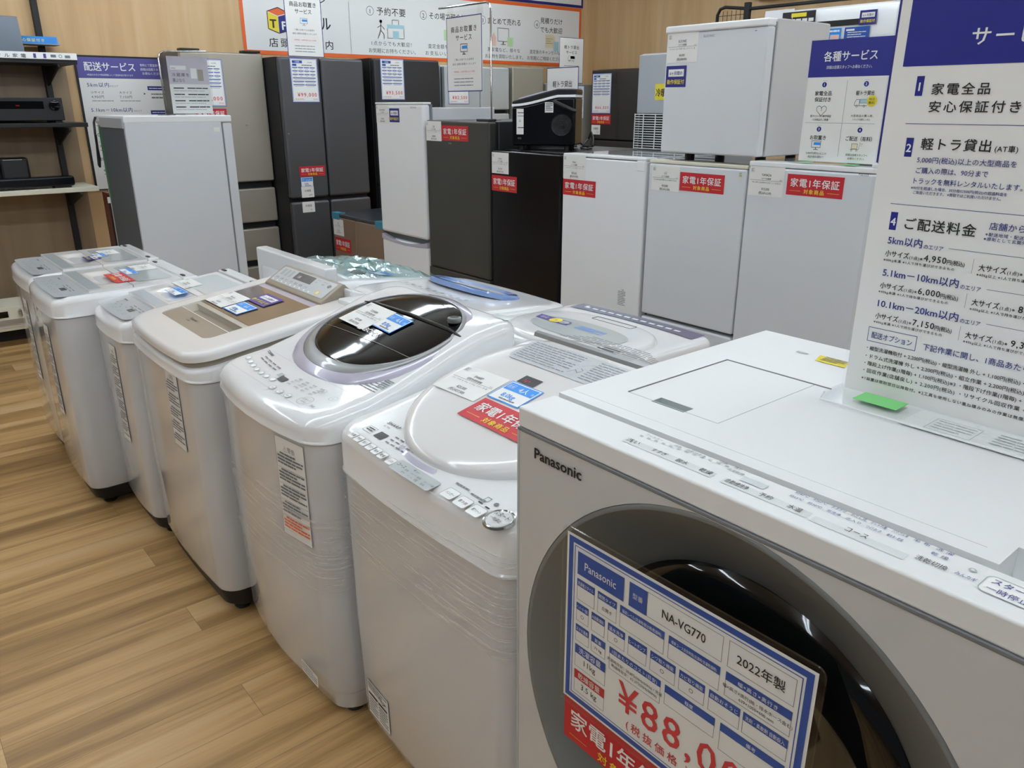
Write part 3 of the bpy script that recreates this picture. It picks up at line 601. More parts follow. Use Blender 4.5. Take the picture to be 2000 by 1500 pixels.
def sharp_washer():
    x0, x1, yf, d = -1.466, -.866, .712, .575; w = x1 - x0; cx = (x0 + x1) / 2; yc = yf + d / 2
    t = thing('washing_machine', 'white washer dryer with big round white lid and stretch film round its front', 'washing machine', (cx, yc, 0))
    zdw = smooth(pw([(.60, .832), (.76, .851), (.90, .870), (1.25, .938), (1.40, .945)]), .03); zf = lambda y: zdw(y + yc)
    zlw = smooth(pw([(.60, .866), (.76, .870), (1.24, .975), (1.30, .978), (1.4, .978)]), .02); zl = lambda y: zlw(y + yc)
    washer_base(t, w, d, .745, r=.045, bulge=.012, base='white_body', zb=.07)
    housing(t, w, d, .745, zf, er=.024, r=.047, bulge=.014)
    ox, oy = -1.165 - cx, 1.018 - yc
    def rings(mb, prof, m, cap=True, p=2.2):
        mb.loft([[(x, y, zl(y) + dz) for x, y in ellip(.262 * s, .272 * s, 96, ox, oy, 2.05)] for s, dz in prof], m, False, cap)
    b = MB(); rings(b, [(.985, -.045), (.985, -.030)], 'seam_dark', False); rings(b, [(.98, -.032), (.995, -.028), (1.0, -.016), (.99, -.006), (.96, -.001), (.90, 0), (.7, .001), (.45, .0015), (.2, .002), (.02, .002)], 'lid_white'); b.build('lid', t, angle=60)
    b = MB(); n = 14; pts = []
    for k in range(n + 1):
        a = radians(-110 + 30 * k / n); pts.append((ox + .266 * cos(a), oy + .277 * sin(a)))
    ringl = []
    for dx, dz in ((0, -.034), (.012, -.031), (.014, -.022), (.004, -.016)):
        ringl.append([(x + (x - ox) / .27 * dx, y + (y - oy) / .27 * dx, zl(y) + dz) for x, y in pts])
    b.loft(ringl, 'lavender', False, False, close=False); b.build('lid_handle', t, angle=60)
    # raised hinge strip
    P = plane_of(zl, 1.225 - yc)
    b = MB(); xs = (-1.385 - cx, -.945 - cx); b.loft([[(xs[0], y - yc, zl(y - yc) + dz) for y, dz in ((1.215, .0), (1.218, .008), (1.228, .009), (1.236, .001))], [(xs[1], y - yc, zl(y - yc) + dz) for y, dz in ((1.215, .0), (1.218, .008), (1.228, .009), (1.236, .001))]], 'silver_ring'); b.build('hinge_strip', t)
    c = Card()
    for k in range(6):
        c.dashes(-.16 + .014 * k, .16 - .014 * k, .008 * k, .0032, seed=k, n=7)
    c.text('⚠', -.17, .001, .010, 'ink_soft').rect(-.02, .006, .03, .011, 'ink', 3).rect(-.03, -.006, .02, -.001, 'ink', 3)
    c.build('rear_warning_print', t, top_fn(ox, 1.245 - yc, plane_of(zl, 1.26 - yc), 0, .0035))
    c = Card().poly([(x, y) for x, y, _ in rrect(.385, .095, .02, n=4, side=2)], 'panel_grey', 0).fine(-.18, -.01, .036, 9, .009, .0028, 'lid_text', seed=3, n=9).fine(.035, .18, .036, 9, .009, .0028, 'lid_text', seed=8, n=8)
    c.path([(-.005, -.03), (.005, -.012), (.018, -.022), (.024, -.008), (.012, -.002)], .0012, 'ink_soft')
    c.build('instruction_print', t, top_fn(ox, 1.152 - yc, plane_of(zl, 1.15 - yc), 0, .003))
    Q = plane_of(zl, .97 - yc)
    price_card('SHARP', '縦型洗濯乾燥機', 'ES-TX8 8.0kg 4.5kg 2021年製', '¥25,000', '(税込¥27,500)').build('price_card', t, top_fn(-1.39 - cx, .915 - yc + .004, Q, radians(2), .0035))
    energy_card('8.0kg').build('energy_card', t, top_fn(-1.24 - cx, .955 - yc, Q, radians(1), .004))
    Card().rect(0, 0, .055, .03, 'black_plastic', 0).text('Ag+', .01, .008, .014, 'red').build('feature_sticker', t, top_fn(-1.235 - cx, 1.034 - yc, Q, 0, .003))
    warranty_card(.215, .075).build('warranty_sticker', t, top_fn(-1.234 - cx, .873 - yc, Q, radians(0), .0045))
    # deck
    D = plane_of(zf, .725 - yc)
    c = Card(); c.text('SHARP', -.205, .046, .013, 'ink', w=.045, bold=.01).text('ES-TX8', -.200, .034, .007, 'ink_soft')
    c.frame(-.225, -.004, -.192, .018, .0008, 'ink').dashes(-.22, -.196, .010, .003, 'ink').dashes(-.22, -.196, .003, .003, 'ink', seed=3)
    c.rect(-.180, -.004, -.150, .018, 'black_plastic', 1)
    for k, s_ in enumerate(['水量', '予約', '洗い', 'すすぎ', '脱水', '乾燥', 'ふろ水']):
        u = -.225 + k * .0255 + (.008 if k == 6 else 0); v = -.030 - (.0012 * k)
        pts = [(u + x + .010, v + y) for x, y, _ in rrect(.021, .021, .004, n=3, side=1)]; c.poly(pts, 'key_white', 1).path(pts + pts[:1], .0009, 'lcd_light', 2).text(s_, u + .010, v - .003, .0085, 'ink', 'c', w=.015)
    for k in range(15): c.dashes(-.135 + (k % 5) * .020, -.122 + (k % 5) * .020, .022 - (k // 5) * .012, .0035, 'ink_soft', n=2, seed=k)
    c.poly([(x + .025, y - .035) for x, y, _ in rrect(.135, .035, .006, n=3, side=1)], 'lcd_light', 1)
    c.text('コース', -.035, -.036, .011, 'ink', w=.025).text('◀ eco', .01, -.028, .008, 'ink_soft')
    for k in range(8): c.text(['標準', 'おいそぎ', '自動', 'おしゃれ着', '毛布', 'ホーム', '洗乾', '乾燥'][k], -.005 + (k % 4) * .022, -.038 - (k // 4) * .009, .006, 'ink_soft')
    for k, s_ in enumerate(['ハンガー', '香り技', '槽クリーン']):
        u = .132 + k * .040; v = -.028 - k * .001; pts = [(u + x, v + y) for x, y, _ in rrect(.033, .028, .005, n=3, side=1)]; c.poly(pts, 'key_white', 1).path(pts + pts[:1], .0011, 'lcd_light', 2).text(s_, u, v - .003, .0085, 'ink', 'c', w=.023)
    c.dashes(.11, .15, .0, .004, 'ink_soft').dashes(.16, .20, -.004, .004, 'ink_soft').frame(.192, .000, .204, .012, .001, 'ink').disc(.222, .006, .005, 'ink_soft').rect(.190, -.010, .202, -.007, 'ink').rect(.212, -.012, .224, -.009, 'ink')
    c.text('スタート', .262, -.018, .014, 'ink', 'c', w=.034, h=15).text('一時停止', .262, -.031, .009, 'ink', 'c', w=.028, h=15)
    c.build('control_panel', t, top_fn(0, .740 - yc, D, lift=.0012))
    b = MB(); bx, by = .262, .720 - yc; z0 = D(by)
    b.loft([[(bx + r * cos(2 * pi * k / 32), by + r * sin(2 * pi * k / 32), D(by + r * sin(2 * pi * k / 32)) + h) for k in range(32)] for r, h in ((.0285, 0), (.0275, .004), (.0255, .0045), (.024, .0025), (.004, .0035))], 'chrome'); bb = b.build('start_button_ring', t)
    b = MB(); b.loft([[(bx + r * cos(2 * pi * k / 32), by + r * sin(2 * pi * k / 32), D(by + r * sin(2 * pi * k / 32)) + h) for k in range(32)] for r, h in ((.0236, .002), (.022, .0042), (.003, .0046))], 'white_gloss'); b.build('start_button', t)
    c = Card().rect(0, 0, .105, .10, 'paper', 0).frame(0, 0, .105, .10, .001, 'ink_soft').fine(.006, .098, .092, 3, .007, .003, seed=5).rect(.006, .060, .050, .066, 'ink', 2).rect(.056, .060, .098, .066, 'ink', 2).fine(.006, .048, .05, 6, .008, .003, seed=6).fine(.056, .098, .05, 6, .008, .003, seed=7)
    c.path([(.06, .083), (.075, .070), (.09, .078)], .002, 'ink'); c.build('quality_label', t, lambda u, v, hh: (-w / 2 + .060 + u, -d / 2 + .006 - max(0, v) * .018 - .012 * (1 - (2 * (-w / 2 + .060 + u) / w) ** 2) - .0012 - hh, .105 + v))
    b = MB(); rr = []
    for k in range(13):
        z = .60 + .17 * k / 12; rr.append([(x, y, z + .02 * sin(x * 7) - .05 * (x + w / 2) / w * (1 - k / 12)) for x, y, _ in rrect(w + .008 + .001 * (k % 2), d + .010, .045, bulge=.016, n=6, side=14)])
    b.loft(rr, 'stretch_film', False, False); b.build('stretch_wrap', t, angle=60)
sharp_washer()

def drum_washer():
    x0, x1, yf, d = -.832, -.105, .700, .645; w = x1 - x0; cx = (x0 + x1) / 2; yc = yf + d / 2; X = lambda x: x - cx; Y = lambda y: y - yc
    t = thing('drum_washing_machine', 'white front loading drum washer with big grey ringed dark glass door', 'washing machine', (cx, yc, 0))
    gap = .783
    b = MB(); bx = [(-w / 2, Y(.712)), (-w / 2, d / 2), (w / 2, d / 2), (w / 2, Y(.712))]
    b.loft([[(x, y, .03) for x, y in bx], [(x, y, 1.06) for x, y in bx]], 'white_matte', False, False, False); b.box(-w / 2 + .002, w / 2 - .002, Y(.85), d / 2 - .002, .032, 1.045, 'dark_void'); b.box(-w / 2, w / 2, Y(.712), d / 2, .03, .04, 'white_matte'); b.build('body', t)
    box_part('base', t, -w / 2 + .02, w / 2 - .02, Y(.74), d / 2 - .03, .0, .035, 'black_matte', .004)
    # top plate with step and recess
    rx0, rx1, ry0, ry1 = X(-.768), X(-.60), Y(.862), Y(1.121)
    b = MB(); zt = 1.08
    def prof(x): return x
    xs = [-w / 2, rx0, X(-.598), X(-.30), w / 2]
    # shallow tray (detergent lid) as a framed hole
    outer = [(-w / 2, Y(gap)), (w / 2 - .10, Y(gap)), (w / 2 - .075, Y(gap + .045)), (w / 2, Y(gap + .05)), (w / 2, d / 2 - .006), (-w / 2, d / 2 - .006)]
    tx0, tx1, ty0, ty1 = X(-.765), X(-.598), Y(.866), Y(1.121)
    def face(x0_, x1_, y0_, y1_, z, m='white_matte'): b.add([(x0_, y0_, z), (x1_, y0_, z), (x1_, y1_, z), (x0_, y1_, z)], [(0, 1, 2, 3)], m, False)
    L, R_, Bk, Fr = -w / 2, w / 2, d / 2 - .004, Y(gap)
    nx = w / 2 - .10
    sx0, sx1, sy0, sy1 = X(-.716), X(-.655), Y(.864), Y(.888)
    face(L, sx0, Fr, Bk, zt); face(sx0, sx1, Fr, sy0, zt); face(sx0, sx1, sy1, Bk, zt); face(sx1, nx, Fr, Bk, zt); face(nx, R_, Y(gap + .05), Bk, zt); face(nx, R_, Fr, Y(gap + .05), zt - .035)
    b.loft([[(sx0, sy0, zt), (sx1, sy0, zt), (sx1, sy1, zt), (sx0, sy1, zt)], [(sx0, sy0, zt - .012), (sx1, sy0, zt - .012), (sx1, sy1, zt - .012), (sx0, sy1, zt - .012)]], 'lcd_light', False, True)
    b.add([(nx, Fr, zt), (nx, Y(gap + .05), zt), (nx, Y(gap + .05), zt - .035), (nx, Fr, zt - .035)], [(0, 1, 2, 3)], 'white_matte', False)
    b.add([(nx, Y(gap + .05), zt), (R_, Y(gap + .05), zt), (R_, Y(gap + .05), zt - .035), (nx, Y(gap + .05), zt - .035)], [(0, 1, 2, 3)], 'white_matte', False)
    b.loft([[(L, Fr, zt), (nx, Fr, zt)], [(L, Fr, zt - .03), (nx, Fr, zt - .03)]], 'white_matte', False, False, False)
    b.loft([[(L, Fr, zt), (L, Bk, zt), (R_, Bk, zt), (R_, Fr, zt)], [(L, Fr, zt - .03), (L, Bk, zt - .03), (R_, Bk, zt - .03), (R_, Fr, zt - .03)]], 'white_matte', False, False, False)
    b.build('top_plate', t, angle=20)
    # detergent drawer lid: slim raised lid outlined by a groove
    b = MB(); z = zt + .0002
    b.tube([(X(-.765), Y(.868), z), (X(-.765), Y(1.121), z), (X(-.57), Y(1.121), z)], .0014, 'gasket', 6); b.build('lid_groove', t)
    b = MB(); b.tube([(X(-.598), Y(.868), zt - .0006), (X(-.598), Y(1.121), zt - .0006)], .0010, 'lcd_light', 6); b.tube([(X(-.765), Y(.868), zt - .0006), (X(-.598), Y(.868), zt - .0006)], .0010, 'lcd_light', 6); b.build('lid_crease', t)
    b = MB(); b.tube([(L + .002, Y(.808), zt - .0007), (R_ - .12, Y(.808), zt - .0007)], .0009, 'lcd_light', 6); b.build('top_seam', t)
    # front control strip
    box_part('control_strip', t, -w / 2 - .001, w / 2 + .001, Y(.701), Y(gap - .007), 1.045, 1.078, 'white_matte', .004, 3)
    c = Card(); T = lambda s_, x, y, sz, m='ink', w=None, al='l': c.text(s_, x + .50, y - .742, sz, m, al, w=w)
    c.rect(-.146, -.018, -.003, -.003, 'key_bar', 0).rect(.011, -.018, .124, -.003, 'key_bar', 0).rect(.129, -.020, .230, -.006, 'key_bar', 0)
    for k in range(12): c.rect(-.141 + k * .0118, .012 + .001 * k, -.136 + k * .0118, .0155 + .001 * k, 'lcd_light', 1)
    T('洗い', -.643, .729, .011, w=.021); T('すすぎ', -.600, .729, .010, w=.024); T('脱水', -.560, .729, .010, w=.018); T('乾燥', -.524, .729, .011, w=.018); T('自動槽洗浄', -.485, .729, .011, w=.030); T('予約', -.440, .729, .011, w=.017); T('水温', -.403, .729, .011, w=.017)
    T('コース', -.336, .731, .012, w=.024); T('洗乾切換', -.264, .733, .011, w=.030); T('みんカギ', -.227, .735, .008, 'blue_ink', w=.019); c.disc(.282, .013, .0038, 'lcd_light').disc(.282, .013, .0018, 'card_white', 2)
    c.rect(.023, .004, .056, .017, 'lcd_light', 1)
    for k, s_ in enumerate(['約40℃', '約60℃', 'おまかせ', 'わたし流', 'おしゃれ着', 'パワフル滝', '毛布', '洗濯', '約15℃', '約30℃', '泡洗浄', '念入り', 'つけおき', '槽洗浄・乾燥', '', '乾燥']):
        if s_: T(s_, -.415 + (k % 8) * .0225, .766 - (k // 8) * .012 + .0, .0066, 'blue_ink', w=.0165)
    for s_, x, y in (('フィルター', -.637, .762), ('注水', -.59, .764), ('自動槽洗浄', -.570, .764), ('標準', -.522, .768), ('残り', -.500, .768), ('洗濯乾燥', -.503, .758)): T(s_, x, y, .006, 'ink_soft')
    c.build('panel_print', t, top_fn(X(-.50), Y(.742), lambda y: 1.078, lift=.0006))
    c = Card(); pts = [(x, y) for x, y, _ in rrect(.048, .034, .007, n=4, side=1)]; c.poly(pts, 'card_white', 1).path(pts + pts[:1], .0012, 'lcd_light', 2)
    c.text('スタート', 0, .003, .012, 'blue_ink', 'c', w=.036, h=3).text('一時停止', 0, -.012, .011, 'blue_ink', 'c', w=.036, h=3); c.build('start_key', t, top_fn(X(-.180), Y(.742), lambda y: 1.078, lift=.0006))
    # front panel with the round opening
    R = .352; rx, rz = X(-.456), .690; n = 96; yf0 = Y(.700)
    hx0, hx1, hz0, hz1 = -w / 2 + .001, w / 2 - .001, .045, 1.043
    def edge(a):
        c_, s_ = cos(a), sin(a); k = 9
        if c_ > 1e-9: k = min(k, (hx1 - rx) / c_)
        if c_ < -1e-9: k = min(k, (hx0 - rx) / c_)
        if s_ > 1e-9: k = min(k, (hz1 - rz) / s_)
        if s_ < -1e-9: k = min(k, (hz0 - rz) / s_)
        return (rx + c_ * k, rz + s_ * k)
    angs = sorted([2 * pi * k / n for k in range(n)] + [math.atan2(z - rz, x - rx) % (2 * pi) for x in (hx0, hx1) for z in (hz0, hz1)])
    Rr = lambda a: min(R, 10)
    b = MB(); ro = [edge(a) for a in angs]; ri = [(rx + min(R, sqrt((e[0] - rx) ** 2 + (e[1] - rz) ** 2) - .004) * cos(a), rz + min(R, sqrt((e[0] - rx) ** 2 + (e[1] - rz) ** 2) - .004) * sin(a)) for a, e in zip(angs, ro)]
    b.loft([[(x, yf0 + .012, z) for x, z in ro], [(x, yf0 + .002, z) for x, z in ro], [(x + (rx - x) * .005, yf0, z + (rz - z) * .005) for x, z in ro], [(x, yf0, z) for x, z in ri], [(x, yf0 + .006, z) for x, z in ri]], 'front_gloss', False, False); fp = b.build('front_panel', t, angle=30)
    Card().text('Panasonic', 0, 0, .024, 'ink', w=.098, bold=.04).build('brand_lettering', fp, front_fn(X(-.792), yf0, 1.008))
    b = MB(); b.box(-w / 2 - .001, -w / 2 + .004, yf0 - .001, yf0 + .012, .045, 1.045, 'lcd_light'); b.box(-w / 2, w / 2, yf0 - .001, yf0 + .004, 1.0405, 1.0455, 'gasket'); b.build('edge_trim', t, .001)
    # funnel ring and glass
    rings = []
    for r, dy in ((R, .002), (R - .003, -.001), (R - .008, .0), (.344, .0), (.262, .056), (.257, .060), (.252, .064)):
        rings.append([(rx + min(r, ri_r) * cos(a), yf0 + dy, rz + min(r, ri_r) * sin(a)) for a, ri_r in ((aa, sqrt((q[0] - rx) ** 2 + (q[1] - rz) ** 2)) for aa, q in zip(angs, ri))])
    b = MB(); b.loft(rings, 'ring_grey', False, False); b.build('door_ring', t, angle=60)
    b = MB(); b.lathe([(.254, .062), (.245, .052), (.225, .047), (.19, .050), (.15, .060), (.08, .072), (.01, .076)], 'drum_glass', (rx, yf0, rz), 'y', 96, False, True)
    g = b.build('door_glass', t, angle=60)
    Card().rect(0, 0, .235, .075, 'red', 0).text('家電1年保証', .1175, .030, .036, 'card_white', 'c', w=.205, bold=.022).text('対象商品', .1175, .006, .018, 'yellow', 'c', w=.09, bold=.02).rect(.012, .0105, .05, .0115, 'gold').rect(.185, .0105, .223, .0115, 'gold').build('warranty_sticker', t, front_fn(X(-.686), Y(.672), .588))
    c = Card().poly([(0, 0), (.055, 0), (.045, .035), (-.01, .035)], 'yellow_note', 0).fine(.004, .045, .03, 4, .007, .003, seed=3); c.build('caution_sticker', t, top_fn(X(-.665), Y(1.235), lambda y: 1.08, lift=.001))
    Card().rect(0, 0, .022, .008, 'lcd_light', 0).build('level_mark', t, top_fn(X(-.715), Y(1.256), lambda y: 1.08, lift=.0006))
drum_washer()

def drum_price_sign():
    t = thing('price_sign', 'blue bordered price sheet in a clear sleeve reading ¥88,000 on the drum washer door', 'price sign', (-.497, .668, .667))
    w, h = .378, .278
    c = Card().rect(0, 0, w, h, 'card_white', 0).frame(.004, .004, w - .004, h - .004, .0085, 'royal', 1).frame(.0155, .0155, w - .0155, h - .0155, .0012, 'royal', 1)
    def cell(u0, v1, u1, v0, title, val='', m='royal', th=.0115, vs=.008, ts=.0068):
        c.frame(u0, v0, u1, v1, .0006, 'ink_soft', 1).rect(u0, v1 - th, u1, v1, m, 2)
        L = len(title); c.text(title, (u0 + u1) / 2, v1 - th * .78, ts, 'card_white', 'c', h=3, w=min((u1 - u0) * .88, ts * L * .95) if L > 1 else None)
        if val:
            for k, ln in enumerate(val.split('|')): c.text(ln, (u0 + u1) / 2, v1 - th - (v1 - th - v0) * .62 + (vs * .6 if '|' in val else 0) - k * vs * 1.25, vs, 'ink', 'c')
    H_ = h - .022
    c.rect(.022, H_ - .036, .108, H_, 'royal', 2).text('Panasonic', .065, H_ - .024, .0175, 'card_white', 'c', h=3, w=.058, bold=.01)
    c.rect(.117, H_ - .036, .147, H_, 'royal', 2).text('型番', .132, H_ - .021, .009, 'card_white', 'c', h=3).frame(.147, H_ - .036, .262, H_, .0006, 'ink_soft').text('NA-VG770', .205, H_ - .024, .0175, 'ink', 'c', w=.066, bold=.008)
    c.frame(.270, H_ - .036, w - .022, H_, .0006, 'ink_soft').text('2022年製', .313, H_ - .024, .0165, 'ink', 'c', w=.062, bold=.008)
    r1 = H_ - .043; r2 = r1 - .039; r3 = r2 - .036; r4 = r3 - .034
    cell(.022, r1, .056, r1 - .034, '洗濯機スタイル'); cell(.062, r1, .097, r1 - .034, '開閉タイプ', '左開き', vs=.0065); cell(.103, r1, .178, r1 - .034, '騒音レベル(洗濯時/脱水時/乾燥時)', ts=.006)
    cell(.185, r1, .262, r1 - .034, '標準コース目安時間(洗濯時/洗濯乾燥時)', ts=.0055); cell(.270, r1, w - .022, r1 - .034, '幅×高さ×奥行き', '幅×高さ×奥行(給・排水ホース含む)|639×1050×600 mm', vs=.0058)
    us = [.022, .052, .083, .120, .158, .205, .250, .300]
    for k, (s_, v_) in enumerate([('インバーター搭載', '○'), ('AI自動運転', ''), ('温水洗浄', '○'), ('ヒートポンプ', ''), ('シワ取り機能', '○'), ('カビ取り機能', '○'), ('自動おそうじ', '')]):
        cell(us[k], r2, us[k + 1] - .006, r2 - .030, s_, v_)
    cell(.298, r2, w - .022, r2 - .030, '洗剤・柔軟剤 自動投入')
    cell(.022, r3, .048, r3 - .028, 'スマホ連携'); cell(.053, r3, .080, r3 - .028, '質量', '79 kg', vs=.0065)
    cell(.088, r3, .178, r3 - .036, '1回あたりのコスト(目安)', '洗濯時目安：20.8円(50Hz/60Hz) / 洗濯|乾燥時目安：62.3円(50Hz/60Hz)', vs=.0058, th=.010); cell(.185, r3, .262, r3 - .030, '程度'); cell(.270, r3, w - .022, r3 - .040, '備考')
    cell(.022, r4, .082, r4 - .038, '洗濯容量', '11kg', th=.015, vs=.0135, ts=.0115); cell(.022, r4 - .044, .082, r4 - .082, '乾燥容量', '3.5 kg', m='red', th=.015, vs=.0135, ts=.0115)
    c.text('¥88,000', .108, .050, .064, 'price_red', 'l', w=.235, bold=.012).text('(税抜価格 ¥80,000)', .125, .026, .0165, 'price_red', 'l', w=.19, bold=.01)
    tl = radians(0)
    c.build('printed_sheet', t, lambda u, v, hh: (u - w / 2, -hh, v))
    b = MB(); 
    for y in (-.0035, .002):
        b.add([(x, y, z) for x, _, z in [(p[0], 0, p[1]) for p in [(a, b_ + h / 2 + .0) for a, b_, _ in rrect(w + .014, h + .016, .010, n=4, side=1)]]], [tuple(range(len(rrect(w + .014, h + .016, .010, n=4, side=1))))], 'sleeve', False)
    b.build('clear_sleeve', t)
    b = MB()
    o = rrect(w + .016, h + .018, .011, n=4, side=1)
    b.tube([(x, -.0008, y + h / 2) for x, y, _ in o] + [(o[0][0], -.0008, o[0][1] + h / 2)], .0012, 'clear_plastic', 6); b.build('sleeve_edge', t)
    b = MB()
    for x in (-.12, .12): b.box(x - .01, x + .01, .002, .031, .12, .14, 'black_plastic')
    b.build('magnet', t, .001)
drum_price_sign()

# ------------------------------------------------------------ second row of washers, facing the fridges
def rear_panel_washer():
    x0, x1, y0, y1 = -1.755, -1.222, 1.305, 1.735; w = x1 - x0; d = y1 - y0; cx = (x0 + x1) / 2; yc = (y0 + y1) / 2
    t = thing('washing_machine', 'white washing machine with slate blue key strip on far edge, behind round lid washer', 'washing machine', (cx, yc, 0), pi)
    zf = lambda y: .900 - .0 * y
    washer_base(t, w, d, .80, r=.05); housing(t, w, d, .80, lambda y: .905 if y > -d / 2 + .02 else .903, er=.018, r=.055, bulge=.012)
    c = Card(); L = [(w / 2 - .03 - k * (w - .06) / 20) for k in range(21)]
    f = lambda x: -d / 2 + .004 - .012 * (1 - (2 * x / w) ** 2)
    pts = [(-x, f(x) + .012) for x in L] + [(x, f(x) + .075 - .010 * (1 - (2 * x / w) ** 2)) for x in L]
    c.poly(pts, 'navy_panel', 0)
    for k in range(12): c.rect(-.17 + k * .032, f(-.17 + k * .032) + .036, -.148 + k * .032, f(-.17 + k * .032) + .046, 'card_white', 1)
    c.disc(.20, f(.2) + .03, .006, 'card_white'); c.build('control_panel', t, top_fn(0, 0, lambda y: .9055, lift=.0012))
    b = MB(); dome(b, lambda e: ellip(.225 - e, .150 - e, 64, 0, .045, 2.6), lambda x, y: .918, .895, .012, 'white_gloss', inner=5); b.build('lid', t)
    Card().poly([(x, y) for x, y in ellip(.17, .07, 40, 0, .055, 2.4)], 'lid_window', 0).build('lid_window', t, top_fn(0, 0, lambda y: .918, lift=.001))
    b = MB(); b.loft([[(x, y, .9195) for x, y in ((-.13 + .04, -.088), (.02 + .04, -.088), (.02 + .04, -.060), (-.13 + .04, -.060))], [(x, y, .912) for x, y in ((-.125 + .04, -.085), (.015 + .04, -.085), (.015 + .04, -.063), (-.125 + .04, -.063))]], 'lcd_grey', False, True); b.build('lid_handle', t)
    c = Card().poly([(0, 0), (.13, 0), (.12, .034), (-.01, .034)], 'purple', 0).text('日立', .01, .010, .016, 'card_white').disc(.07, .016, .020, 'yellow', 1).text('洗', .07, .010, .014, 'purple', 'c').disc(.105, .016, .018, 'panel_grey', 2, ry=.012).text('6.0kg', .09, .010, .010, 'ink_soft', h=3)
    c.build('feature_sticker', t, top_fn(.045 + .13, .055, lambda y: .918, pi, .0022))
    c = Card().frame(0, 0, .10, .03, .002, 'sky', 0).dashes(.008, .09, .018, .004, 'sky').dashes(.008, .07, .008, .004, 'sky'); c.build('energy_card', t, top_fn(.015, .055, lambda y: .918, pi, .0022))
rear_panel_washer()
def rear_blue_washer():
    x0, x1, y0, y1 = -2.445, -1.83, 1.27, 1.78; w = x1 - x0; d = y1 - y0; cx = (x0 + x1) / 2; yc = (y0 + y1) / 2
    t = thing('washing_machine', 'white washing machine with translucent blue lid, back to back with the oval lid washer', 'washing machine', (cx, yc, 0), pi)
    zz = smooth(pw([(-.26, .868), (-.10, .890), (.10, .902), (.26, .906)]), .035); washer_base(t, w, d, .80, r=.05)
    housing(t, w, d, .80, zz, er=.028, r=.06, bulge=.02)
    zl = lambda y: zz(-.10) + (y + .10) * .21 + .008
    b = MB(); o = [(x, y) for x, y in ellip(.225, .085, 56, .045, -.10, 2.4)]
    b.loft([[(x, y, zl(y) - .012) for x, y in o], [(x, y, zl(y)) for x, y in o], [(.05 + (x - .05) * .97, -.10 + (y + .10) * .95, zl(y) + .006) for x, y in o], [(.05 + (x - .05) * .80, -.10 + (y + .10) * .72, zl(y) + .002) for x, y in o], [(.05 + (x - .05) * .78, -.10 + (y + .10) * .70, zl(y) - .004) for x, y in o]], 'blue_lid', False, True); b.build('lid', t, angle=40)
    c = Card()
    for k in range(9): c.disc(.24 - k * .045, -.035 + .0 * k, .008, 'lcd_light', 0).dashes(.235 - k * .045, .255 - k * .045, -.015, .003)
    c.build('control_print', t, top_fn(0, .085, plane_of(zz, .06), 0, .002))
    b = MB(); b.lathe([(.028, 0), (.028, .004), (.019, .005), (.019, .022), (.015, .026)], 'ring_grey', (.055, .225, zz(.225) - .002), 'z', 24, False, True); b.build('inlet_cap', t)
    b = MB(); b.lathe([(.006, 0), (.005, .003)], 'lcd_grey', (-.24, .23, zz(.23)), 'z', 12, False, True); b.build('screw_cap', t)
rear_blue_washer()
def rear_film_washer():
    x0, x1, y0, y1 = -3.175, -2.56, 1.25, 1.78; w = x1 - x0; d = y1 - y0; cx = (x0 + x1) / 2; yc = (y0 + y1) / 2
    t = thing('washing_machine', 'white washing machine topped by crumpled teal film, behind the champagne lid washer', 'washing machine', (cx, yc, 0), pi)
    zz = smooth(pw([(-.27, .835), (.12, .885), (.27, .895)]), .03); washer_base(t, w, d, .77, r=.05); housing(t, w, d, .77, zz, er=.025, r=.06, bulge=.018)
    box_part('rear_panel', t, -w / 2, w / 2, d / 2 - .05, d / 2, .80, .948, 'white_gloss', .007, 3)
    rr = random.Random(4); b = MB(); H = {}
    def hz(u, v):
        k = (round(u * 22), round(v * 12)); return H.setdefault(k, rr.uniform(0, 1))
    def fn(u, v):
        x = -.25 + .47 * u; y = -.24 + .36 * v; e = min(u, 1 - u, v, 1 - v); 
        return (x + .01 * hz(u + 2, v), y + .01 * hz(u, v + 2), zz(y) + .003 + (.010 + .026 * hz(u, v)) * min(1, e * 8))
    b.grid(22, 12, fn, 'teal_film'); b.build('film_cover', t, angle=12)
    c = Card().rect(0, 0, .11, .075, 'sky', 0).rect(.004, .004, .106, .04, 'card_white').text('8.0kg', .02, .012, .02, 'sky').text('4人', .03, .046, .022, 'card_white'); c.build('energy_card', t, top_fn(-.08, -.02, plane_of(zz, -.05), pi, .004))
    b = MB(); b.lathe([(.03, 0), (.032, .004), (.022, .010), (.005, .011)], 'lcd_grey', (-.12, .03, zz(.03)), 'z', 24, False, True); b.build('lid_knob', t)
rear_film_washer()

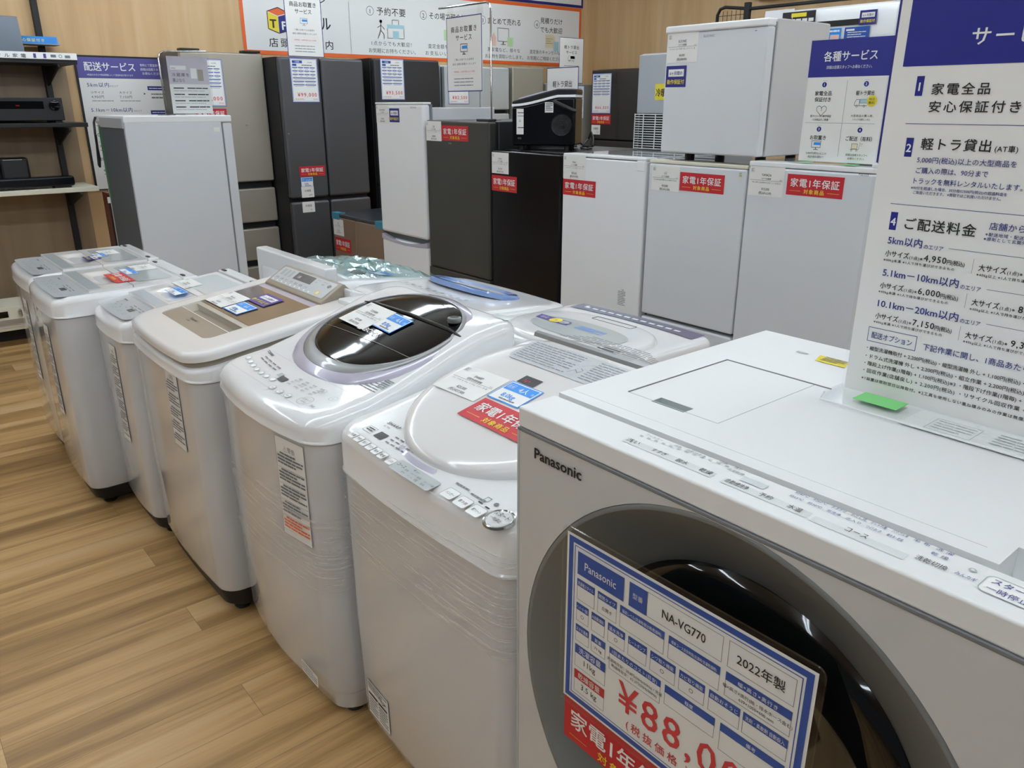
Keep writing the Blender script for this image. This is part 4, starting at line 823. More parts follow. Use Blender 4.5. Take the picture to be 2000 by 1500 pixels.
# ------------------------------------------------------------ refrigerators
def fridge(label, x0, x1, front, depth, z1, doors, mdoor, mbody, facing='-y', z0=0.0, group=None, name='refrigerator', cat='refrigerator', bev=.008, gap='black_matte', cap=None, dt=.055, top_drop=0.0, feet=True, gapw=.012):
    w = x1 - x0; c = (x0 + x1) / 2
    if facing == '-y': loc = (c, front + depth / 2, z0); rz = 0
    elif facing == '+x': loc = (front - depth / 2, c, z0); rz = pi / 2
    else: loc = (c, front - depth / 2, z0); rz = pi
    t = thing(name, label, cat, loc, rz, group); h = z1 - z0; yf = -depth / 2
    box_part('cabinet', t, -w / 2, w / 2, yf + dt + gapw, depth / 2, .03 if feet else 0, h - top_drop, mbody, .006)
    box_part('gasket', t, -w / 2 + .006, w / 2 - .006, yf + dt - .004, yf + dt + gapw + .004, .05 if feet else .01, h - .012, gap, .002)
    for (xa, xb, za, zb) in doors: box_part('door', t, -w / 2 + xa, -w / 2 + xb, yf, yf + dt, za - z0, zb - z0, mdoor, bev, 3)
    if feet:
        for s in (-1, 1):
            for sy in (-1, 1):
                b = MB(); b.lathe([(.02, 0), (.02, .036)], 'black_plastic', (s * (w / 2 - .06), sy * (depth / 2 - .10) + .02, 0), 'z', 12, True, True); b.build('foot', t)
    if cap: box_part('top_trim', t, -w / 2, w / 2, yf + .002, yf + dt + .02, h - cap[0], h, cap[1], .004)
    return t, w, yf
def on(card, name, t, w, yf, x0, X, z, z0=0): return card.build(name, t, front_fn(X - x0 - w / 2, yf, z - z0))
# the white row facing the washers
x0, x1 = -1.762, -1.272
t, w, yf = fridge('white two door refrigerator carrying the blue headed service sign, red warranty card at centre', x0, x1, 2.6, .52, 1.305, [(0, .49, .505, 1.285), (0, .49, .05, .495)], 'white_fridge', 'white_body', cap=(.018, 'white_bright'), gap='gasket')
on(price_card('YAMADA', '2ドア冷蔵庫', 'YRZ-C09H1 2020年製 90L 白 右 ファン式 他1点', '¥15,000', '(税込¥16,500)'), 'price_card', t, w, yf, x0, -1.754, 1.183); on(warranty_card(), 'warranty_sticker', t, w, yf, x0, -1.596, 1.197)
on(Card().text('Yselect', 0, 0, .011, 'ink_soft', w=.036, bold=.02), 'brand_lettering', t, w, yf, x0, -1.336, 1.279)
box_part('hinge_cover', t, w / 2 - .026, w / 2 - .002, yf + .005, yf + .05, 1.305, 1.318, 'white_bright', .003)
x0, x1 = -2.245, -1.768
t, w, yf = fridge('white two door refrigerator with cream top trim, under the small one door fridge', x0, x1, 2.6, .55, 1.287, [(0, .477, .632, 1.272), (0, .477, .05, .618)], 'white_fridge', 'white_body', cap=(.014, 'cream'), gap='black_matte')
on(price_card('LG', '2ドア冷蔵庫', 'LR-A09PS 2021年製 90L 白 直冷式 他2点', '¥15,000', '(税込¥16,500)', .145, .10), 'price_card', t, w, yf, x0, -2.226, 1.166); on(warranty_card(), 'warranty_sticker', t, w, yf, x0, -2.078, 1.174)
on(Card().rect(0, 0, .014, .022, 'cream', 0).fine(.001, .013, .018, 4, .004, .0015), 'rating_mark', t, w, yf, x0, -1.80, 1.24)
x0, x1 = -2.77, -2.262
t, w, yf = fridge('white single door refrigerator, right of the black one, price card at its left corner', x0, x1, 2.6, .72, 1.29, [(0, .508, .05, 1.275)], 'white_bright', 'white_body', cap=(.012, 'white_bright'), gap='gasket')
on(price_card('Haier', '1ドア冷凍庫', 'JF-NU102 2022年製 102L 右', '¥17,000', '(税込¥18,700)', .147, .105), 'price_card', t, w, yf, x0, -2.766, 1.178); on(warranty_card(.215, .072), 'warranty_sticker', t, w, yf, x0, -2.766, 1.103)
on(Card().text('注意', .02, .075, .007, 'ink_soft').fine(0, .045, .068, 9, .0075, .0022, seed=3), 'care_print', t, w, yf, x0, -2.385, .635)
box_part('hinge_cover', t, w / 2 - .05, w / 2 - .004, yf - .002, yf + .05, 1.235, 1.278, 'white_bright', .004)
x0, x1 = -3.31, -2.782
t, w, yf = fridge('glossy black refrigerator with the ice maker standing on top', x0, x1, 2.6, .62, 1.287, [(0, .528, .42, 1.282), (0, .528, .05, .41)], 'black_fridge', 'black_plastic', bev=.012)
on(price_card('AQUA', '2ドア冷蔵庫', 'AQR-17 2019年製 168L 黒', '¥25,000', '(税込¥27,500)', .137, .104), 'price_card', t, w, yf, x0, -3.306, 1.168); on(warranty_card(.203, .079), 'warranty_sticker', t, w, yf, x0, -3.307, 1.08)
x0, x1 = -3.915, -3.33
t, w, yf = fridge('dark grey two door refrigerator carrying the hanging layaway sign', x0, x1, 2.6, .60, 1.42, [(0, .585, .590, 1.42), (0, .585, .05, .46)], 'olive_steel', 'dark_steel', bev=.014)
box_part('door_handle', t, -w / 2 - .0, w / 2, yf - .004, yf + .05, .545, .590, 'olive_steel', .006, 3); box_part('lower_handle', t, -w / 2, w / 2, yf - .004, yf + .05, .460, .505, 'olive_steel', .006, 3)
box_part('handle_recess', t, -w / 2 + .05, w / 2 - .05, yf + .004, yf + .045, .500, .548, 'black_matte', .002); box_part('hinge_cover', t, w / 2 - .12, w / 2 - .01, yf + .01, yf + .06, 1.42, 1.432, 'dark_steel', .003)
on(price_card('三菱', '2ドア冷蔵庫', 'MR-P15 2020年製 146L', '¥20,000', '(税込¥22,000)', .15, .105), 'price_card', t, w, yf, x0, -3.905, 1.310); on(warranty_card(.246, .078), 'warranty_sticker', t, w, yf, x0, -3.752, 1.316); on(Card().text('MITSUBISHI', 0, 0, .010, 'lcd_light', w=.03), 'brand_lettering', t, w, yf, x0, -3.69, 1.298)
x0, x1 = -4.462, -3.935
t, w, yf = fridge('tall slim white two door refrigerator with curved handle seam and navy guarantee card', x0, x1, 2.6, .52, 1.515, [(0, .527, .735, 1.507), (0, .527, .05, .700)], 'white_bright', 'white_body', bev=.02, top_drop=.028, gap='gasket')
box_part('top_trim', t, -w / 2, w / 2, yf + .001, yf + .06, 1.503, 1.515, 'white_bright', .004)
b = MB(); rg = []
for k in range(25):
    u = k / 24; x = -w / 2 + .004 + (w - .008) * u; s_ = 1 - (2 * u - 1) ** 2
    rg.append([(x, yf - .002, .722 - .030 * s_), (x, yf - .002, .700 - .014 * s_ - .010), (x, yf + .03, .700 - .014 * s_ - .010), (x, yf + .03, .722 - .030 * s_)])
b.loft(rg, 'lavender'); b.build('door_handle', t, .002)
on(price_card('IRIS OHYAMA', '2ドア冷蔵庫', 'IRSE-H14A 2021年製 142L', '¥18,000', '(税込¥19,800)'), 'price_card', t, w, yf, x0, -4.449, 1.396); on(six_card(.112, .078), 'guarantee_sticker', t, w, yf, x0, -4.296, 1.403); on(Card().text('IRIS OHYAMA', 0, 0, .012, 'ink_soft', w=.06), 'brand_lettering', t, w, yf, x0, -4.06, 1.482)
# small one on top
x0, x1 = -2.192, -1.735; z0 = 1.312
t, w, yf = fridge('small white one door refrigerator standing on top of two others', x0, x1, 2.6, .405, 1.790, [(0, .457, 1.318, 1.762)], 'white_fridge', 'white_body', z0=1.287, bev=.008, gap='gasket', dt=.045)
box_part('door_handle', t, -w / 2 - .002, w / 2 + .002, yf - .008, yf + .044, .474, .500, 'white_bright', .007, 3)
b = MB(); b.loft([[(x, yf + .001, .472), (x, yf - .004, .476), (x, yf - .004, .484), (x, yf + .001, .486)] for x in (-.09, .06)], 'lavender'); b.build('grip', t, .001)
on(price_card('ELSONIC', '1ドア冷蔵庫', 'EF-A45 2021年製 45L ホワイト 直', '¥8,000', '(税込¥8,800)', .148, .106), 'price_card', t, w, yf, x0, -2.184, 1.655, 1.287); on(six_card(.100, .078), 'guarantee_sticker', t, w, yf, x0, -2.183, 1.566, 1.287)
on(Card().text('ELSONIC', 0, 0, .012, 'ink_soft', w=.05), 'brand_lettering', t, w, yf, x0, -2.012, 1.739, 1.287); on(Card().rect(0, 0, .008, .002, 'ink', 0), 'door_mark', t, w, yf, x0, -1.79, 1.747, 1.287)
# brown box fridge
x0, x1 = -5.19, -4.49
t, w, yf = fridge('low brown refrigerator with dark lid and teal tape on its corners', x0, x1, 2.63, .50, .775, [(0, .325, .04, .755), (.328, .70, .04, .755)], 'brown_fridge', 'brown_fridge', gap='brown_fridge', bev=.014)
box_part('lid', t, -w / 2 - .004, w / 2 + .004, yf, .25, .755, .778, 'dark_lid', .006)
for s in (-1, 1): box_part('corner_tape', t, s * w / 2 - (.10 if s > 0 else .004), s * w / 2 + (.006 if s > 0 else .10), yf - .004, yf + .05, .735, .7815, 'teal_tape', .002)
on(price_card('日立', '1ドア冷凍庫', 'RT-47 2019年製 47L', '¥12,000', '(税込¥13,200)', .15, .115), 'price_card', t, w, yf, x0, -5.185, .625); on(warranty_card(.23, .095), 'warranty_sticker', t, w, yf, x0, -5.175, .515)
# the fridge with its back to the washers
t = thing('refrigerator', 'white refrigerator turned around, dark steel back with green tape and cable, by the shelves', 'refrigerator', (-5.20, 1.563, 0), pi)
box_part('cabinet', t, -.30, .30, -.24, .302, .03, 1.44, 'white_fridge', .006); box_part('door', t, -.30, .30, -.303, -.248, .03, 1.40, 'white_fridge', .01, 3); box_part('gasket', t, -.294, .294, -.25, -.238, .04, 1.43, 'gasket', .001); box_part('top_cover', t, -.302, .302, -.303, .304, 1.405, 1.442, 'white_bright', .006)
box_part('back_panel', t, -.275, .26, .302, .306, .10, 1.385, 'back_steel', .002); box_part('back_bracket', t, -.285, .20, .300, .312, 1.375, 1.43, 'grey_box', .002)
box_part('green_tape', t, .22, .255, .306, .3085, .95, 1.37, 'green_tape', 0); box_part('rating_label', t, -.302, -.3005, -.225, -.19, 1.35, 1.375, 'paper', 0)
b = MB(); b.tube([(.285, .31, 1.43), (.275, .325, 1.40), (.268, .33, 1.34), (.272, .33, 1.27), (.292, .33, 1.20), (.285, .335, 1.15), (.268, .335, 1.14), (.262, .33, 1.19), (.270, .33, 1.25), (.262, .33, 1.33)], .007, 'black_plastic'); b.build('power_cord', t)
for sx in (-.24, .24):
    for sy in (-.2, .24):
        b = MB(); b.lathe([(.02, 0), (.02, .034)], 'black_plastic', (sx, sy, 0), 'z', 12, True, True); b.build('foot', t)
# the wall row facing +x
G = 'large refrigerators along the left wall'
def wall_fridge(*a, **k): return fridge(*a, facing='+x', group=G, **k)
x0, x1 = 1.925, 2.508
t, w, yf = wall_fridge('beige metallic refrigerator with stacked drawers behind the turned around fridge', x0, x1, -5.85, .44, 1.850, [(0, .583, .962, 1.845), (0, .583, .664, .912), (0, .583, .378, .617), (0, .583, .06, .330)], 'beige_steel', 'beige_steel_dark', bev=.012)
on(spec_sheet('¥77,000', .22, .31), 'spec_sheet', t, w, yf, x0, 1.985, 1.49); on(warranty_card(.22, .073), 'warranty_sticker', t, w, yf, x0, 1.98, 1.402); on(Card().disc(0, 0, .006, 'chrome', 0), 'badge', t, w, yf, x0, 2.335, 1.36)
box_part('hinge_cover', t, w / 2 - .14, w / 2 - .01, yf + .01, yf + .08, 1.85, 1.865, 'black_plastic', .003); box_part('hinge_cover', t, -w / 2 + .01, -w / 2 + .14, yf + .01, yf + .08, 1.85, 1.865, 'black_plastic', .003)
x0, x1 = 2.515, 3.185
t, w, yf = wall_fridge('charcoal four door refrigerator with ¥99,000 sheet and white drawer labels', x0, x1, -5.60, .72, 1.822, [(0, .312, .842, 1.82), (.320, .67, .842, 1.82), (0, .312, .10, .818), (.320, .67, .10, .818)], 'dark_steel_light', 'black_matte', bev=.02)
on(spec_sheet('¥99,000'), 'spec_sheet', t, w, yf, x0, 2.594, 1.517); on(warranty_card(.206, .072), 'warranty_sticker', t, w, yf, x0, 2.597, 1.00)
on(energy_card('355L', .098, .07, '3-5人'), 'energy_card', t, w, yf, x0, 2.602, .925); on(Card().rect(0, 0, .10, .08, 'paper', 0).text('冷凍室', .05, .042, .018, 'ink', 'c').text('-18℃', .07, .012, .014, 'ink', 'c'), 'drawer_label', t, w, yf, x0, 2.600, .847)
on(Card().rect(0, 0, .10, .078, 'paper', 0).text('冷凍室', .05, .042, .018, 'ink', 'c').text('→', .07, .012, .018, 'ink', 'c'), 'drawer_label', t, w, yf, x0, 2.597, .738); on(Card().text('Haier', 0, 0, .016, 'lcd_light', w=.012), 'brand_lettering', t, w, yf, x0, 2.535, 1.30)
x0, x1 = 3.275, 3.875
t, w, yf = wall_fridge('dark charcoal refrigerator with ¥93,500 sheet behind the tall slim white one', x0, x1, -5.60, .70, 1.838, [(0, .60, .90, 1.835), (0, .60, .50, .885), (0, .60, .06, .485)], 'dark_steel', 'black_matte', bev=.016)
on(spec_sheet('¥93,500'), 'spec_sheet', t, w, yf, x0, 3.327, 1.537)
x0, x1 = 3.925, 4.605
t, w, yf = wall_fridge('pale silver refrigerator with ¥82,500 sheet behind the hanging layaway sign', x0, x1, -5.60, .70, 1.805, [(0, .36, 1.46, 1.80), (.366, .68, 1.46, 1.80), (0, .68, .95, 1.43), (0, .68, .5, .935), (0, .68, .06, .49)], 'silver_steel', 'silver_steel', bev=.012)
on(spec_sheet('¥82,500', .212, .297), 'spec_sheet', t, w, yf, x0, 3.955, 1.505)
x0, x1 = 4.640, 5.000
t, w, yf = wall_fridge('narrow pale gold refrigerator behind the ice maker', x0, x1, -5.60, .70, 1.812, [(0, .36, .95, 1.81), (0, .36, .06, .935)], 'gold_steel', 'gold_steel', bev=.012)
x0, x1 = 5.035, 5.625
t, w, yf = wall_fridge('greyish gold refrigerator in the corner carrying the light truck sign', x0, x1, -5.60, .70, 1.688, [(0, .285, .9, 1.685), (.30, .59, .9, 1.685), (0, .59, .06, .88)], 'beige_steel', 'beige_steel_dark', bev=.012)
on(spec_sheet('¥88,000'), 'spec_sheet', t, w, yf, x0, 5.300, 1.375)
x0, x1 = -5.495, -4.88
t, w, yf = fridge('dark espresso glass door refrigerator with ¥66,000 sheet against the back wall', x0, x1, 5.5, .66, 1.806, [(0, .615, 1.20, 1.80), (0, .615, .6, 1.19), (0, .615, .06, .59)], 'espresso', 'black_matte', bev=.008)
on(spec_sheet('¥66,000', .24, .345), 'spec_sheet', t, w, yf, x0, -5.483, 1.425); on(warranty_card(.245, .085), 'warranty_sticker', t, w, yf, x0, -5.483, 1.333); on(Card().rect(0, 0, .115, .085, 'paper', 0).text('冷蔵室', .058, .045, .022, 'ink', 'c').text('1℃', .08, .015, .016, 'ink', 'c'), 'drawer_label', t, w, yf, x0, -5.48, 1.24)

# ------------------------------------------------------------ ice maker
def ice_maker():
    cx, cy = -3.094, 2.791; t = thing('ice_maker', 'black portable ice maker with white curved trim and round fan grille', 'ice maker', (cx, cy, 1.287), radians(36))
    x0, x1 = -.16, .16; y0, y1 = -.10, .10
    def top(x):
        s = (x - x0) / (x1 - x0); return .205 + .052 * (3 * s * s - 2 * s ** 3) if s < .72 else .205 + .052 * (3 * .72 ** 2 - 2 * .72 ** 3) + .003 * (s - .72)
    n = 28; X = [x0 + (x1 - x0) * k / n for k in range(n + 1)]
    def slab(name, lo, hi, m, ins=0, bev=.006):
        b = MB(); pr = [(x, lo(x)) for x in X] + [(x, hi(x)) for x in reversed(X)]
        b.loft([[(x, y0 + ins, z) for x, z in pr], [(x, y1 - ins, z) for x, z in pr]], m); return b.build(name, t, bev, 3)
    slab('body', lambda x: .022, lambda x: top(x), 'black_fridge', 0, .012); slab('trim_band', lambda x: top(x) + .000, lambda x: top(x) + .012, 'white_bright', -.002, .002); slab('lid', lambda x: top(x) + .012, lambda x: top(x) + .040 - .018 * abs((x - .05) / .22) ** 4, 'black_plastic', .004, .010)
    b = MB(); a, e = -.13, .0
    b.loft([[(x, y, top(x) + .040 - .018 * abs((x - .05) / .22) ** 4 + .0015) for x in (a + (e - a) * k / 8,) for y in (-.07, .07)] for k in range(9)], 'lcd_light', False, False, False); wn = b.build('lid_window', t)
    b = MB(); zz = lambda x: top(x) + .040 - .018 * abs((x - .05) / .22) ** 4 + .003
    b.tube([(a, -.07, zz(a)), (a, .07, zz(a)), (e, .07, zz(e)), (e, -.07, zz(e)), ((a + e) / 2, -.07, zz((a + e) / 2)), (a, -.07, zz(a))], .004, 'lavender', 6); b.build('window_frame', t)
    b = MB(); b.lathe([(.052, -.001), (.050, -.004), (.047, -.003)], 'black_plastic', (.092, y0, .120), 'y', 40, False, False); b.lathe([(.048, -.0005), (.001, -.0005)], 'dark_void', (.092, y0, .120), 'y', 40)
    for k in range(6): b.lathe([(.045 - k * .007, -.003), (.043 - k * .007, -.004), (.041 - k * .007, -.003)], 'black_plastic', (.092, y0, .120), 'y', 32)
    b.lathe([(.012, -.004), (.010, -.006), (.001, -.006)], 'black_plastic', (.092, y0, .120), 'y', 20); b.build('fan_grille', t)
    b = MB(); b.tube([(.055, y0 - .010, .232), (.065, y0 - .013, .224), (.15, y0 - .015, .188), (.165, y0 - .010, .186)], .010, 'black_plastic', 8); b.build('carry_handle', t)
    Card().rect(0, 0, .036, .120, 'paper', 0).dashes(.006, .036, .10, .004, 'ink').dashes(.006, .036, .085, .003).text('品', .012, .060, .012, 'ink_soft').dashes(.006, .036, .03, .004, 'ink').build('price_card', t, front_fn(-.135, y0, .075))
    Card().rect(0, 0, .042, .047, 'paper', 0).fine(.004, .038, .040, 5, .0075, .003, 'ink', seed=2).build('rating_label', t, front_fn(.008, y0, .178)); Card().text('405', 0, 0, .014, 'lcd_grey').build('model_print', t, front_fn(-.13, y0, .052))
    for s in (-1, 1):
        for q in (-1, 1):
            b = MB(); b.lathe([(.014, 0), (.013, .024)], 'black_plastic', (s * .115, q * .065, 0), 'z', 12, True, True); b.build('foot', t)
    b = MB(); P = [(.13, .10, .05), (.16, .115, .02), (.20, .09, .006), (.225, .02, .006), (.215, -.04, .006), (.185, -.05, .008), (.175, -.01, .012), (.185, .05, .014), (.215, .06, .016), (.235, .01, .018), (.22, -.04, .020), (.19, -.04, .022), (.185, .0, .024), (.205, .04, .05), (.22, .03, .085), (.235, .0, .06), (.24, -.03, .02)]
    b.tube(P, .0045, 'black_plastic'); b.build('power_cord', t)
ice_maker()

# ------------------------------------------------------------ outdoor unit behind
def outdoor_unit():
    x0, x1, y0, y1 = -2.745, -2.22, 3.06, 3.30; t = thing('outdoor_unit', 'grey air conditioner outdoor unit with white wire guard and yellow note', 'outdoor unit', ((x0 + x1) / 2, (y0 + y1) / 2, 1.29)); w = x1 - x0; d = y1 - y0
    box_part('casing', t, -w / 2, w / 2, -d / 2 + .02, d / 2, .0, .44, 'grey_box', .006); box_part('upper_panel', t, -w / 2, w / 2, -d / 2 + .004, -d / 2 + .03, .17, .435, 'grey_box', .004); box_part('fin_block', t, -w / 2 + .012, w / 2 - .012, -d / 2 + .014, -d / 2 + .03, .01, .168, 'dark_void', 0)
    b = MB()
    for k in range(15): z = .010 + k * .0112; b.tube([(-w / 2, -d / 2 + .05, z), (-w / 2 - .002, -d / 2 + .002, z), (-w / 2 + .006, -d / 2 - .004, z), (w / 2, -d / 2 - .004, z)], .0022, 'wire_white', 5)
    for x in (-w / 2 + .0, -w / 2 + .055, -w / 2 + .13, -w / 2 + .26, w / 2 - .02): b.tube([(x, -d / 2 - .006, .006), (x, -d / 2 - .006, .170)], .0026, 'wire_white', 5)
    b.build('wire_guard', t); Card().rect(0, 0, .095, .072, 'yellow_note', 0).text('冷暖', .004, .018, .040, 'ink', w=.062, bold=.02).text('済', .068, .02, .026, 'ink').build('yellow_note', t, front_fn(-w / 2 + .112, -d / 2 + .004, .232))
outdoor_unit()

# ------------------------------------------------------------ sign stands
def icon_monitor(c, u, v, s): c.frame(u - s, v, u + s, v + 1.3 * s, .1 * s, 'ink_soft').rect(u - .5 * s, v + .5 * s, u + .9 * s, v + 1.0 * s, 'sky', 2).line((u, v), (u, v - .3 * s), .2 * s, 'ink_soft').line((u - .5 * s, v - .35 * s), (u + .5 * s, v - .35 * s), .12 * s, 'ink_soft')
def icon_truck(c, u, v, s):
    p = [(u - s, v), (u - s, v + .45 * s), (u - .75 * s, v + .9 * s), (u - .25 * s, v + .9 * s), (u - .25 * s, v), (u - s, v)]; c.path(p, .07 * s, 'ink_soft').frame(u - .2 * s, v + .35 * s, u + 1.0 * s, v + .95 * s, .06 * s, 'ink_soft').rect(u - .14 * s, v + .42 * s, u + .94 * s, v + .9 * s, 'pale_blue', 1).line((u - .25 * s, v), (u + s, v), .08 * s, 'ink_soft')
    for k in (-.6, .55): c.ring(u + k * s, v - .05 * s, .18 * s, .06 * s, 'ink_soft')
def icon_cart(c, u, v, s): c.rect(u - .7 * s, v, u + .5 * s, v + .95 * s, 'pale_cream', 1).frame(u - .7 * s, v, u + .5 * s, v + .95 * s, .06 * s, 'ink_soft', 2).line((u - .9 * s, v - .1 * s), (u + .75 * s, v - .1 * s), .08 * s, 'ink_soft').line((u + .75 * s, v - .1 * s), (u + .95 * s, v + 1.2 * s), .05 * s, 'ink_soft').ring(u - .6 * s, v - .3 * s, .16 * s, .05 * s, 'ink_soft').ring(u + .4 * s, v - .3 * s, .16 * s, .05 * s, 'ink_soft').line((u + 1.05 * s, v + .9 * s), (u + 1.5 * s, v + .9 * s), .05 * s, 'ink_soft').line((u + 1.05 * s, v + .6 * s), (u + 1.4 * s, v + .6 * s), .05 * s, 'ink_soft')
def icon_heart(c, u, v, s):
    p = [(u + s * .062 * 16 * sin(a) ** 3, v + s * .062 * (13 * cos(a) - 5 * cos(2 * a) - 2 * cos(3 * a) - cos(4 * a))) for a in [2 * pi * k / 24 for k in range(25)]]; c.path(p, .09 * s, 'ink_soft'); c.path([(u - .1 * s, v + .4 * s), (u + .1 * s, v + .1 * s), (u - .1 * s, v - .1 * s)], .07 * s, 'ink_soft')
def l_stand(t, w, h, foot, th=.003, m='clear_plastic'):
    b = MB(); b.box(-w / 2, w / 2, 0, th, 0, h, m); b.build('acrylic_panel', t); b = MB(); b.box(-w / 2, w / 2, -foot, 0, 0, th, m); b.build('acrylic_foot', t)

def service_sign_small():
    w, h = .292, .395; t = thing('service_sign', 'acrylic stand sign with navy header and four numbered services', 'sign', (-1.4525, 2.66, 1.3065)); l_stand(t, w + .006, h + .012, .06)
    c = Card().rect(0, 0, w, h, 'paper', 0).rect(0, h - .118, w, h, 'sign_blue', 1).text('各種サービス', w / 2, h - .066, .034, 'card_white', 'c', w=.188, bold=.02).text('詳細は店頭スタッフへお尋ねください。', w / 2, h - .092, .012, 'card_white', 'c', w=.16)
    c.rect(w / 2 - .0008 + .002, .02, w / 2 + .0008 + .002, h - .13, 'lcd_light').rect(.01, .128, w - .03, .1295, 'lcd_light')
    for k, (u, v, a, bb) in enumerate([(.066, h - .150, '家電全品', '保証付き'), (.215, h - .150, '軽トラ貸出', ''), (.066, .100, 'お取置き', ''), (.215, .100, 'ご配送（有料）', '')]):
        c.disc(u, v + .008, .0085, 'sign_blue', 1).text(str(k + 1), u, v + .004, .012, 'card_white', 'c', h=2, bold=.03).rect(u - .008, v + .020, u + .008, v + .021, 'lcd_light')
        c.text(a, u, v - .026, .016, 'ink', 'c', w=.062 if k < 2 else (.060 if k == 2 else .092), bold=.015)
        if bb: c.text(bb, u, v - .046, .016, 'ink', 'c', w=.060, bold=.015)
    icon_heart(c, .066, .170, .019); icon_truck(c, .205, .185, .022); c.disc(.242, .200, .018, 'yellow_note', 3).text('90分', .242, .202, .010, 'ink', 'c', h=4).text('無料', .242, .190, .011, 'ink', 'c', h=4)
    icon_monitor(c, .062, .046, .018); icon_cart(c, .205, .047, .018)
    for u, v, a, bb in ((.066, .148, '最大12ヶ月の動作保証', 'つき商品をご用意'), (.215, .150, '大型商品の購入時、', 'トラックを無料レンタル'), (.066, .024, '5,000円(税込)以上の', '商品を最長1週間まで'), (.215, .024, '詳細は店頭スタッフへ', 'お尋ねください。')): c.text(a, u, v, .0085, 'ink', 'c', w=.078).text(bb, u, v - .012, .0085, 'ink', 'c', w=.06)
    c.build('printed_sheet', t, lambda u, v, hh: (u - w / 2, -.0006 - hh, v + .006)); box_part('green_note', t, -.12, -.08, -.05, -.01, .003, .004, 'green_note', 0); box_part('green_note', t, .04, .09, -.05, -.01, .003, .004, 'green_note', 0)
service_sign_small()

